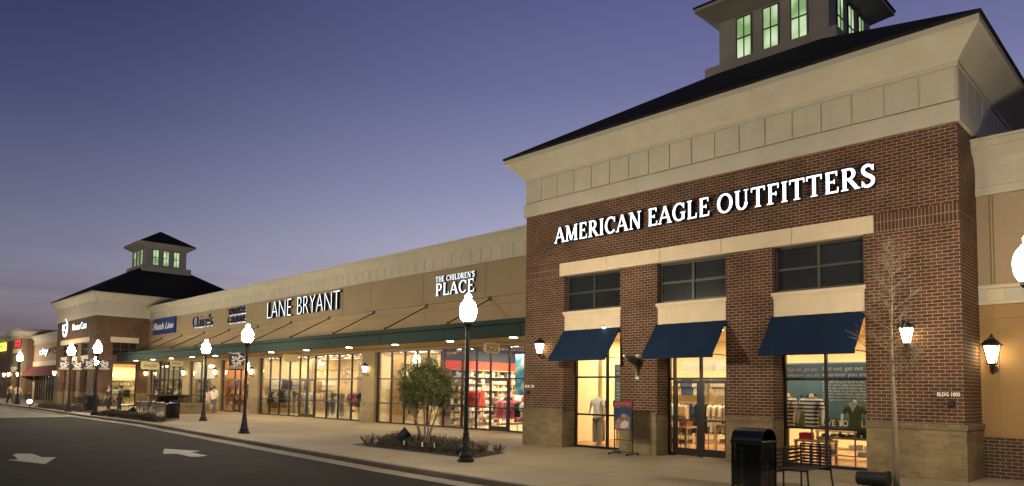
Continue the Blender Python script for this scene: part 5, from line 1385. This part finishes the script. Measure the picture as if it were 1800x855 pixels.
def shelving(x, y, w_, h, cols, label, axis='x', grp='wall shelving inside the shops', back=None, dens=.75, n_=None):
    """wall shelving facing -Y"""
    t = thing('wall_shelving', label, 'shelving', (x, y, 0), grp)
    MB().box(x - w_ / 2, x + w_ / 2, y + .18, y + .21, .1, h).build('back_board', back or WOODT, t)
    m = MB(); n = n_ or int(h / .42)
    for i in range(n + 1): m.box(x - w_ / 2, x + w_ / 2, y - .16, y + .179, .1 + i * (h - .13) / n, .13 + i * (h - .13) / n)
    nc = max(1, int(w_ / .9))
    for i in range(nc + 1):
        xx = x - w_ / 2 + i * w_ / nc; m.box(xx - .015, xx + .015, y - .158, y + .178, .131, h)
    m.build('shelf_frame', WOODT, t)
    rg = random.Random(int(abs(x * 7 + y))); gd = {c: MB() for c in cols}
    for i in range(n):
        z = .131 + i * (h - .13) / n; xx = x - w_ / 2 + .06
        while xx < x + w_ / 2 - .2:
            ww = rg.uniform(.10, .26); hh = rg.uniform(.10, (h - .13) / n * .8)
            if rg.random() < dens: gd[cols[rg.randrange(len(cols))]].box(xx, xx + ww, y - .12, y + .12, z, z + hh)
            xx += ww + rg.uniform(.02, .08)
    for c in cols:
        if gd[c].v: gd[c].build('shelf_goods', cm(c), t)
    return t
def torso(x, y, rz, label, shirt, legs=None, h=1.55, sleeve=True, base=0.0, grp=None, mat=None):
    t = thing('mannequin', label, 'mannequin', (0, 0, 0), grp)
    S = [((0, 0, -.70), (.165, .125)), ((0, 0, -.64), (.165, .125)), ((0, 0, -.38), (.14, .11)), ((0, 0, -.15), (.175, .115)), ((0, 0, -.06), .07)]; E_ = [(0, 1), (1, 2), (2, 3), (3, 4)]
    for sx in (-1, 1):
        S.append(((sx * .19, 0, -.12), .07)); E_.append((3, len(S) - 1)); S.append(((sx * .27, .02, -.33), .062)); E_.append((len(S) - 2, len(S) - 1))
        if not sleeve or True:
            S.append(((sx * .285, .07, -.55), .048)); E_.append((len(S) - 2, len(S) - 1)) if not sleeve else S.pop()
    S = [((p[0], p[1], p[2] + h), r_) for p, r_ in S]
    skin_mesh('shirt', S, E_, mat or cm(shirt), t)
    B = [((0, 0, h - .65), .09), ((0, 0, h - .2), .09), ((0, 0, h - .04), .05), ((0, 0, h + .03), .045)]; BE = [(0, 1), (1, 2), (2, 3)]
    for sx in (-1, 1):
        B.append(((sx * .19, 0, h - .13), .045)); BE.append((1, len(B) - 1)); B.append(((sx * .275, .02, h - .36), .035)); BE.append((len(B) - 2, len(B) - 1)); B.append(((sx * .29, .08, h - .62), .026)); BE.append((len(B) - 2, len(B) - 1))
    skin_mesh('body', B, BE, pbr('mannequin_shell', (.72, .60, .42), .5), t)
    if legs:
        Tn = [((0, 0, h - .62), (.155, .12))]; TE = []
        for sx in (-1, 1):
            Tn.append(((sx * .09, 0, h - .74), .10)); TE.append((0, len(Tn) - 1))
            for z, r_ in ((h - 1.08, .085), (.12, .075)): Tn.append(((sx * .11, 0, z), r_)); TE.append((len(Tn) - 2, len(Tn) - 1))
        skin_mesh('trousers', Tn, TE, cm(legs), t)
        m = MB().lathe([(.20, .012), (.20, .03), (.03, .035), (.03, .2)], (0, 0, 0), 16)
    else:
        m = MB().lathe([(.14, base + .001), (.14, base + .02), (.02, base + .03), (.02, h - .6)], (0, 0, 0), 16)
    m.build('stand', MATS['brushed_grey'], t)
    t.location = (x, y, 0); t.rotation_euler = (0, 0, rz); return t
def poster(x0, x1, y, z0, z1, mat, label, cat='poster', th=.02):
    o = MB().box(x0, x1, y, y + th, z0, z1).build('hanging_poster', mat)
    c = Vector(((x0 + x1) / 2, y, z0)); o.data.transform(Matrix.Translation(-c)); o.location = c
    return tag(o, label, cat)
W_ = (.80, .76, .68); K_ = (.02, .02, .025); G_ = (.35, .33, .30); N_ = (.03, .05, .10); PK = (.85, .18, .22); RD = (.70, .04, .03); GN = (.09, .12, .04); TN = (.50, .36, .2); CR = (.8, .62, .42); BL = (.18, .26, .36)

# ---- near building: window 1
torso(-14.22, 18.15, R(180), 'mannequin in white shirt and khaki trousers in the first window under a navy awning', W_, legs=(.30, .26, .18), h=1.62)
torso(-14.6, 18.8, R(170), 'mannequin in dark red top behind the white shirted mannequin', (.22, .05, .03), legs=(.28, .22, .14), h=1.55)
pb_ = poster(-14.0, -12.45, 18.75, 1.10, 2.66, pbr('poster_grey_blue', (.085, .15, .19), .6, var=.25, scale=1.5), 'blue grey text poster in the first window')
text_mesh('Get out, get out\nwherever you are', 'lettering', [pbr('poster_pale_ink', (.45, .52, .55), .6)], pb_, (-13.92, 18.74, 2.30), 1, .004, width=1.35, height=.28)
text_mesh('live it up and\nwear it out in\nthe summer sun\nwith old friends\nand new ones by\nthe sea again', 'lettering', [MATS['poster_pale_ink']], pb_, (-13.9, 18.74, 1.42), 1, .004, width=.95, height=.66)
tag(MB().box(-14.52, -14.42, 18.55, 18.65, .013, 3.74).build('display_post', WOODT), 'tall wooden display post in the first window under a navy awning', 'post')
table(-13.3, 19.3, 1.6, .7, .8, [W_, TN, G_], 'pale wood display table in the first window')
rack(-14.6, 23.9, 0, 2.2, [W_, TN, N_, G_], 'upper clothes rail on the back wall of the corner shop, leftmost', ('shirt',), h=2.35)
rack(-14.6, 23.4, 0, 2.2, [TN, (.2, .16, .1), N_], 'lower clothes rack before the back wall of the corner shop, leftmost', ('trousers', 'shirt'), h=1.15)
rack(-12.2, 23.9, 0, 2.2, [(.3, .25, .2), W_, (.1, .12, .14)], 'upper clothes rail on the back wall of the corner shop, second from left', ('shirt',), h=2.35)
table(-12.4, 22.6, 1.6, .8, .85, [W_, N_, TN, (.35, .12, .06)], 'display table before the back wall of the corner shop')
# ---- doorway
for i, (x, y, rz, ln, c, k_, lb) in enumerate([
    (-11.9, 18.9, .3, 1.0, [(.6, .5, .35), W_, TN], ('shirt',), 'rack of pale shirts just inside the glass doors'),
    (-11.6, 20.2, .2, 1.5, [N_, K_, (.1, .12, .14)], ('trousers', 'shirt'), 'rack of navy trousers behind the glass doors'),
    (-10.25, 18.8, .2, .7, [CR, (.75, .55, .42)], ('shirt', 'skirt'), 'rack of cream and peach tops seen through the right door'),
    (-10.4, 21.0, .0, 1.6, [(.12, .10, .06), (.3, .25, .15), K_], ('shirt',), 'rack of dark brown tops at the back beyond the doors')]):
    rack(x, y, rz, ln, c, lb, k_, h=1.45)
table(-11.3, 18.3, .9, .7, .78, [(.1, .12, .15), W_, (.5, .2, .12)], 'display table heaped with folded clothes inside the doors')
table(-9.75, 18.9, 1.1, .8, .9, [G_, W_, (.35, .12, .05), K_], 'taller display table right of the doors')
rack(-9.9, 23.9, 0, 2.0, [G_, TN, K_], 'upper clothes rail on the back wall of the corner shop, right one', ('shirt',), h=2.35)
hs = poster(-11.6, -9.3, 19.0, 2.42, 2.74, pbr('header_white_board', (.78, .74, .62), .6), 'long white price header board hanging inside the double doors', 'sign')
text_mesh('69.50', 'lettering', [pbr('pale_grey_ink', (.35, .36, .36), .6)], hs, (-9.95, 18.995, 2.47), 1, .004, width=.5, height=.2)
# ---- window 3 with poster wall
pw = poster(-8.3, -5.7, 18.72, .92, 2.60, pbr('poster_sea_blue', (.10, .19, .24), .6, var=.35, scale=1.1, stretch=(.6, 1, 1.2)), 'wide blue poster wall with white writing in the right hand shop window')
INK = pbr('poster_white_ink', (.80, .82, .78), .6, var=.02)
MB().box(-8.3, -5.7, 18.708, 18.719, 2.16, 2.56).build('dark_band', pbr('poster_slate_band', (.045, .075, .11), .6, var=.3, scale=2), pw)
text_mesh('Get out, get out\nwherever you are', 'lettering', [pbr('poster_dim_ink', (.26, .30, .28), .6)], pw, (-8.22, 18.706, 2.20), 1, .003, width=.86, height=.28)
text_mesh('Get out, get out\nwherever you are', 'lettering', [pbr('poster_grey_ink', (.42, .50, .54), .6)], pw, (-7.3, 18.706, 2.20), 1, .003, width=1.1, height=.30)
text_mesh('Run with the pack down to the water. The\nsalt air, warm nights and a fire on the\nbeach, stay until the stars come out and\nnobody wants to go home. Bring a blanket\nand your oldest friends, take the long\nway back, live it while it lasts and do\nit all again tomorrow. Turn it up.', 'lettering', [INK], pw, (-7.3, 18.716, 1.60), 1, .003, width=1.42, height=.52)
MB().prism([(-8.3, .925), (-5.7, .925), (-5.7, 1.18), (-6.4, 1.15), (-7.2, 1.17), (-7.7, 1.22), (-8.3, 1.27)], 1, 18.712, 18.719).build('meadow_print', pbr('poster_green_meadow', (.075, .11, .03), .7, var=.4, scale=6), pw)
text_mesh('LIVE YOUR LIFE', 'lettering', [INK], pw, (-7.32, 18.708, .97), 1, .003, width=1.28, height=.16, bold=.01)
# printed figures on the poster (flat print)
rg = random.Random(9); fg = MB(); fd = MB()
for (fx, fz, fh) in ((-8.18, 1.25, .52), (-7.85, 1.32, .42), (-7.68, 1.30, .45), (-7.48, 1.32, .46), (-7.28, 1.12, .42), (-6.62, 1.12, .46)):
    y_ = 18.703
    fd.prism([(fx + .028 * math.cos(a_ * .7), fz + fh * .93 + .032 * math.sin(a_ * .7)) for a_ in range(9)], 1, y_, y_ + .003)
    fg.prism([(fx - .06, fz + fh * .42), (fx - .075, fz + fh * .62), (fx - .05, fz + fh * .8), (fx, fz + fh * .86), (fx + .05, fz + fh * .8), (fx + .085, fz + fh * .66), (fx + .05, fz + fh * .42), (fx + .045, fz), (fx + .01, fz), (fx, fz + fh * .3), (fx - .02, fz), (fx - .055, fz)], 1, y_, y_ + .004)
fg.build('printed_figures', pbr('poster_warm_figures', (.55, .42, .33), .7, var=.5, scale=18), pw); fd.build('printed_hair', BLACK, pw)
STR = stripes('striped_knit', (.78, .72, .60), (.06, .035, .04), .095, 2)
torso(-7.36, 18.15, R(170), 'mannequin in cream and dark striped shirt in the right hand shop window', W_, h=1.47, mat=STR).scale = (1.2, 1.2, 1.2)
torso(-8.05, 18.35, R(150), 'second striped mannequin at the left edge of the right hand shop window', W_, h=1.47, mat=STR).scale = (1.2, 1.2, 1.2)
torso(-6.28, 18.05, R(185), 'mannequin in green jacket in the right hand shop window', GN, h=1.62)
MB_ = MB()
t = thing('shirt_collar', 'pale collar and dark scarf on the green jacketed mannequin', 'clothing', (-6.28, 18.05, 1.5))
MB().prism([(-6.38, 1.56), (-6.28, 1.36), (-6.18, 1.56), (-6.24, 1.60), (-6.32, 1.60)], 1, 17.905, 17.93).build('collar', cm(W_), t)
table(-7.3, 18.25, .9, .55, .62, [RD, TN], 'low table with red folded top in the right hand window')
table(-6.6, 18.4, 1.3, .5, .72, [K_, W_, (.25, .27, .22)], 'pale display table with shoes in the right hand window')
table(-7.0, 20.2, 1.9, .7, .8, [TN, W_], 'display table behind the blue poster wall')
for i, (x, c) in enumerate(((-6.95, W_), (-6.75, K_), (-6.55, (.3, .32, .25)), (-6.35, K_), (-6.2, W_))):
    m = MB(); m.sphere((x, 18.32, .765), .05, .12, .045, 10, 6); m.sphere((x, 18.38, .79), .045, .06, .055, 10, 6)
    o = m.build('shoe', cm(c), smooth=True); cc = Vector((x, 18.34, .72)); o.data.transform(Matrix.Translation(-cc)); o.location = cc
    tag(o, 'casual shoe on the pale display table in the right hand window', 'shoe', 'shoes on the display table')
shelving(-6.0, 24.2, 3.5, 2.4, [W_, TN, RD, GN], 'wall shelving at the back of the corner shop, right part')
# ceiling spots in the near shop
def spots(pts, z, label, grp):
    for (x, y) in pts:
        t = thing('ceiling_spotlight', label, 'spotlight', (x, y, z), grp)
        MB().lathe([(.05, -.14), (.06, -.13), (.06, 0)], (x, y, z), 10).build('can', MATS['interior_white_paint'], t)
        MB().lathe([(.046, -.150), (.046, -.143)], (x, y, z), 10).build('lens', DOWNL, t)
spots([(-14.2, 18.6), (-13.2, 20.2), (-12.4, 18.7), (-11.3, 20.5), (-10.2, 18.8), (-9.6, 21), (-8.0, 19.6), (-7.2, 18.2), (-6.4, 20.8), (-5.6, 18.4), (-5.0, 20.5)], 3.745, 'small ceiling spotlight inside the corner shop', 'ceiling spotlights in the corner shop')

# ---- shop A (red back wall)
rack(-24.3, 22.0, 0, .9, [RD, (.8, .12, .08)], 'rack of red children clothes by the glass left of the lamp post', ('shirt', 'skirt'), h=1.75)
rack(-22.9, 22.3, 0, 1.0, [(.35, .2, .15), TN, W_, K_], 'rack of brown and white clothes behind the pane left of the glass door', ('shirt',), h=1.5)
rack(-22.2, 22.0, 0, 1.2, [PK, (.85, .3, .35), (.7, .1, .15)], 'rack of pink clothes behind the glass door of the red walled shop', ('skirt', 'shirt'), h=1.35)
rack(-23.6, 24.2, 0, 1.8, [PK, W_, RD], 'rack of pink and white clothes in the middle of the red walled shop', ('shirt', 'skirt'), h=1.6)
rack(-21.1, 21.9, 0, .9, [K_, W_, K_], 'rack of black and white clothes beside the brick corner', ('shirt',), h=1.3)
o = shelving(-25.95, 24.3, 5.2, 2.75, [W_, G_, K_, TN, (.75, .6, .4), (.55, .6, .6)], 'tall wall shelving against the red side wall', dens=.95, back=CREAMW, n_=8); o.rotation_euler = (0, 0, R(90))
MB().box(-26.2, -26.17, 21.5, 27.4, 3.2, 3.84).build('dark_wall_band', DARKC, wing)
shelving(-22.4, 27.1, 5.2, 2.6, [W_, G_, PK, TN], 'wall shelving against the red back wall', dens=.9)
table(-20.6, 21.9, .8, .5, .75, [W_, K_], 'white display table beside the brick corner')
table(-23.8, 22.1, 1.3, .6, .5, [CR, W_, PK], 'low display table in the red walled shop')
bp = poster(-21.75, -20.75, 21.95, 1.55, 3.35, photo_mat('poster_aqua', [(.3, (.02, .12, .25)), (.45, (.05, .35, .48)), (.55, (.35, .62, .68)), (.66, (.75, .68, .6))], 1.7), 'large aqua photo poster in the pane next to the brick corner')
poster(-23.05, -22.75, 24.2, 2.5, 3.15, MATS['interior_white_paint'], 'small white sale card hanging before the red wall', 'sign')
# ---- left half of shop A: curtains and frames
m = MB()
for i in range(9): m.box(-31.2 + i * .13, -31.13 + i * .13, 22.2, 22.25, .02, 3.6)
o = m.build('slatted_screen', pbr('slat_amber', (.62, .40, .16), .6), None); tag(o, 'amber vertical slat screen behind the leftmost pane of the red walled shop', 'screen')
poster(-30.0, -28.8, 23.8, 1.9, 2.9, photo_mat('poster_coral', [(.35, (.5, .08, .05)), (.5, (.75, .35, .22)), (.65, (.85, .75, .6))], 3), 'coral poster in the cream part of the shop behind the leafy tree')
table(-29.0, 22.8, 1.4, .7, .75, [W_, K_, CR], 'white display table behind the leafy tree')
rack(-27.4, 23.2, 0, 1.4, [CR, W_, TN], 'rack of cream clothes behind the leafy tree', ('shirt',), h=1.5)
torso(-29.9, 22.2, R(170), 'small dark mannequin behind the second pane left of the leafy tree', K_, h=1.5)
spots([(x, 22.2) for x in (-30.5, -29.2, -27.9, -26.6)] + [(x, 22.3) for x in (-25, -23.7, -22.4, -21.1)], 3.845, 'small ceiling spotlight inside the red walled shop', 'ceiling spotlights in the red walled shop')

# ---- shop B bright yellow
rack(-44.0, 21.95, 0, 1.1, [(.25, .3, .25), K_, W_], 'rack of grey and black clothes at the left end of the bright yellow shop', ('shirt',), h=1.5)
rack(-42.6, 22.0, 0, 1.3, [K_, (.06, .05, .05), G_], 'rack of black clothes near the left end of the bright yellow shop', ('shirt', 'trousers'), h=1.6)
torso(-41.2, 21.9, R(180), 'mannequin in brown dress in the bright yellow shop', (.25, .14, .08), legs=(.4, .3, .2), h=1.6)
torso(-39.0, 23.3, R(180), 'mannequin in dark outfit just inside the bright yellow shop doors', (.08, .08, .09), legs=(.05, .05, .06), h=1.55)
torso(-37.4, 22.0, R(170), 'mannequin in white top and dark trousers right of the bright yellow shop doors', W_, legs=(.06, .06, .07), h=1.6)
torso(-36.0, 22.1, R(180), 'mannequin in grey dress in the bright yellow shop', G_, legs=(.3, .25, .2), h=1.55)
rack(-34.2, 22.0, 0, 1.2, [PK, (.8, .3, .4), K_], 'rack of pink and black clothes at the right end of the bright yellow shop', ('shirt', 'skirt'), h=1.55)
rack(-36.4, 23.4, 0, 1.6, [(.3, .1, .08), K_, G_], 'rack of dark red clothes at the back of the bright yellow shop', ('shirt',), h=1.5)
table(-33.6, 22.4, 1.0, .6, .8, [K_, W_], 'small display table at the right end of the bright yellow shop')
table(-38.6, 24.5, 1.8, .8, .8, [W_, TN, K_], 'display table behind the bright yellow shop doors')
shelving(-38.6, 27.6, 8.5, 2.6, [W_, TN, K_, G_, (.3, .1, .08)], 'long wall shelving at the back of the bright yellow shop', back=CREAMW)
MB_ = MB().box(-38.2, -37.2, 23.0, 23.5, .013, 1.3).build('display_plinth', MATS['interior_white_paint']); tag(MB_, 'white display plinth in the bright yellow shop', 'plinth')
spots([(-44.2 + i * 1.25, 22.1) for i in range(10)], 3.845, 'small ceiling spotlight inside the bright yellow shop', 'ceiling spotlights in the bright yellow shop')

for i, (x, y) in enumerate(((-43.2, 23.6), (-41.6, 24.6), (-40.4, 23.2), (-38.4, 26.0), (-36.0, 25.2), (-34.4, 23.6))):
    rack(x, y, R(20 * (i % 3)), 1.5, [[K_, G_, W_], [TN, (.25, .12, .08), K_], [W_, CR, (.4, .3, .25)]][i % 3], ['black and grey', 'brown and tan', 'white and cream'][i % 3] + ' clothes rack deep in the bright yellow shop, number %s from the left' % ['one', 'two', 'three', 'four', 'five', 'six'][i], ('shirt', 'trousers'), h=1.45)
gl_ = pbr('gold_garland', (.55, .36, .08), .5, .3, var=.3, scale=20)
def garland(xa, xb, y, z, label):
    m = MB(); n = int((xb - xa) / .06); rg_ = random.Random(int(-xa * 9))
    pts = [(xa + (xb - xa) * i / n, y, z - .12 * abs(math.sin(i * .06 * 2.6))) for i in range(n + 1)]
    m.tube(pts, .012, 5)
    for p in pts: leaf_quads(m, p, 5, (.06, .06, .06), .045, rg_)
    c = Vector((xa, y, z)); o = m.build('garland', gl_); o.data.transform(Matrix.Translation(-c)); o.location = c
    tag(o, label, 'garland', 'gold garlands in the shop windows')
garland(-44.6, -32.7, 21.6, 3.60, 'gold leafy garland along the top of the bright yellow shop window')
garland(-31.2, -24.6, 21.6, 3.60, 'gold leafy garland along the top of the window behind the leafy tree')
garland(-42.0, -33.2, 23.2, 2.95, 'gold leafy garland hung deeper inside the bright yellow shop')
poster(-40.6, -39.6, 24.9, 2.0, 3.1, photo_mat('poster_cream_photo', [(.35, (.15, .09, .06)), (.46, (.5, .33, .2)), (.56, (.8, .65, .45)), (.7, (.85, .8, .7))], 3.4), 'cream photo panel hanging left of centre in the bright yellow shop')
poster(-37.6, -36.3, 25.0, 2.0, 3.1, MATS['poster_cream_photo'], 'cream photo panel hanging right of centre in the bright yellow shop')
for i, (y, h_, c) in enumerate(((23.2, 2.3, [W_, K_, G_]), (23.2, 1.2, [K_, (.3, .15, .1)]), (25.8, 2.3, [(.35, .2, .12), W_]), (25.8, 1.2, [W_, G_, K_]))):
    rack(-45.0, y, R(90), 2.3, c, ['upper near', 'lower near', 'upper far', 'lower far'][i] + ' clothes rail along the left wall of the bright yellow shop', ('shirt', 'skirt') if i % 2 else ('shirt',), h=h_)
for i, (x, y) in enumerate(((-43.9, 24.6), (-39.8, 26.6), (-35.2, 23.0), (-33.3, 24.6))):
    o = MB().box(x - .22, x + .22, y - .22, y + .22, .013, 3.84).build('column', pbr('column_cream', (.5, .4, .26), .8, var=.05)); tag(o, ['first', 'second', 'third', 'fourth'][i] + ' square cream column from the left inside the bright yellow shop', 'column')
for i, (x, y, h_, c) in enumerate(((-31.6, 24.0, 2.2, [W_, CR, PK]), (-31.6, 24.0, 1.1, [TN, K_]))):
    rack(x, y - .6, R(90), 1.7, c, ['upper', 'lower'][i] + ' clothes rail on the left wall behind the slat screen', ('shirt',), h=h_)
# ---- shop C amber
o = shelving(-50.9, 24.2, 4.6, 2.4, [(.06, .04, .03), W_, (.5, .3, .1), (.3, .05, .03)], 'candle shelving on the left side wall of the amber shop', back=ORANGW, n_=6); o.rotation_euler = (0, 0, R(90))
shelving(-48.2, 26.7, 5.0, 2.6, [(.06, .04, .03), (.5, .3, .1), W_, (.3, .05, .03)], 'candle shelving at the back of the amber shop', back=ORANGW)
shelving(-49.3, 23.4, 1.0, 1.9, [K_, W_], 'free standing white and black shelf unit in the amber shop', back=ORANGW)
table(-47.2, 23.0, 1.0, .7, .8, [(.3, .05, .03), W_], 'small display table in the amber shop')
spots([(-50.2, 22.3), (-49, 22.3), (-47.8, 22.3), (-46.6, 22.3)], 3.845, 'small ceiling spotlight inside the amber shop', 'ceiling spotlights in the amber shop')
# ---- shop D white
rack(-55.7, 22.6, 0, 1.4, [GN, K_, (.2, .15, .1)], 'rack of dark green clothes in the white lit shop', ('shirt', 'trousers'), h=1.7)
rack(-53.9, 22.9, 0, 1.6, [(.15, .2, .12), G_, K_], 'rack of grey green clothes behind the walking couple', ('shirt', 'trousers'), h=1.7)
rack(-52.6, 22.6, 0, .9, [(.2, .2, .25), W_], 'short rack of grey clothes at the right end of the white lit shop', ('shirt',), h=1.5)
poster(-56.3, -55.0, 23.4, 2.3, 3.5, pbr('poster_soft_pink', (.75, .50, .42), .6, var=.15), 'pale pink hanging panel in the white lit shop')
poster(-54.4, -52.2, 24.2, 2.6, 3.5, MATS['poster_soft_pink'], 'wide pale pink hanging panel behind the lamp in the white lit shop')
o = shelving(-56.9, 24.2, 4.6, 2.4, [GN, K_, W_, (.2, .2, .25)], 'wall shelving on the left side wall of the white lit shop', back=WHITEW, n_=6); o.rotation_euler = (0, 0, R(90))
# ---- shop E dim
shelving(-61.8, 25.5, 7.0, 2.2, [W_, K_, (.3, .32, .25), TN], 'shoe wall shelving at the back of the dim shop', dens=.85, back=K_ and BLACK)
rack(-64.0, 23.2, 0, 1.6, [W_, G_, K_], 'rack of pale clothes at the left of the dim shop', ('shirt',), h=1.3)
rack(-60.0, 23.2, 0, 1.8, [K_, W_, G_], 'rack of black and white clothes at the right of the dim shop', ('shirt',), h=1.4)
poster(-60.2, -59.2, 23.8, 2.35, 3.1, pbr('poster_bright_orange', (.85, .22, .03), .6), 'bright orange card hanging in the dim shop', 'sign')
poster(-59.1, -58.1, 23.8, 2.35, 3.1, MATS['interior_cream_paint'], 'cream card hanging in the dim shop beside the orange one', 'sign')
o = shelving(-65.7, 24.4, 5.6, 2.3, [W_, K_, (.3, .32, .25), TN], 'shoe wall shelving on the left side wall of the dim shop', dens=.85, back=BLACK, n_=6); o.rotation_euler = (0, 0, R(90))
# ---- distant pavilion shop
shelving(-72, 25.5, 10, 2.3, [W_, K_, TN, (.2, .2, .15)], 'wall shelving in the distant brick shop', dens=.8)
o = shelving(-67.9, 19.3, 3.0, 2.2, [W_, (.75, .7, .5), GN, (.3, .4, .15)], 'pale shelving just behind the side window of the distant brick shop', dens=.9, back=CREAMW, n_=5); o.rotation_euler = (0, 0, R(90))
rack(-66.9, 19.3, R(90), 1.5, [W_, GN, K_], 'rack of white and green goods behind the side window of the distant brick shop', ('shirt',), h=1.4)
poster(-68.6, -67.2, 21.0, 2.4, 3.5, pbr('poster_mustard', (.6, .42, .12), .6), 'mustard panel high in the side window of the distant brick shop')
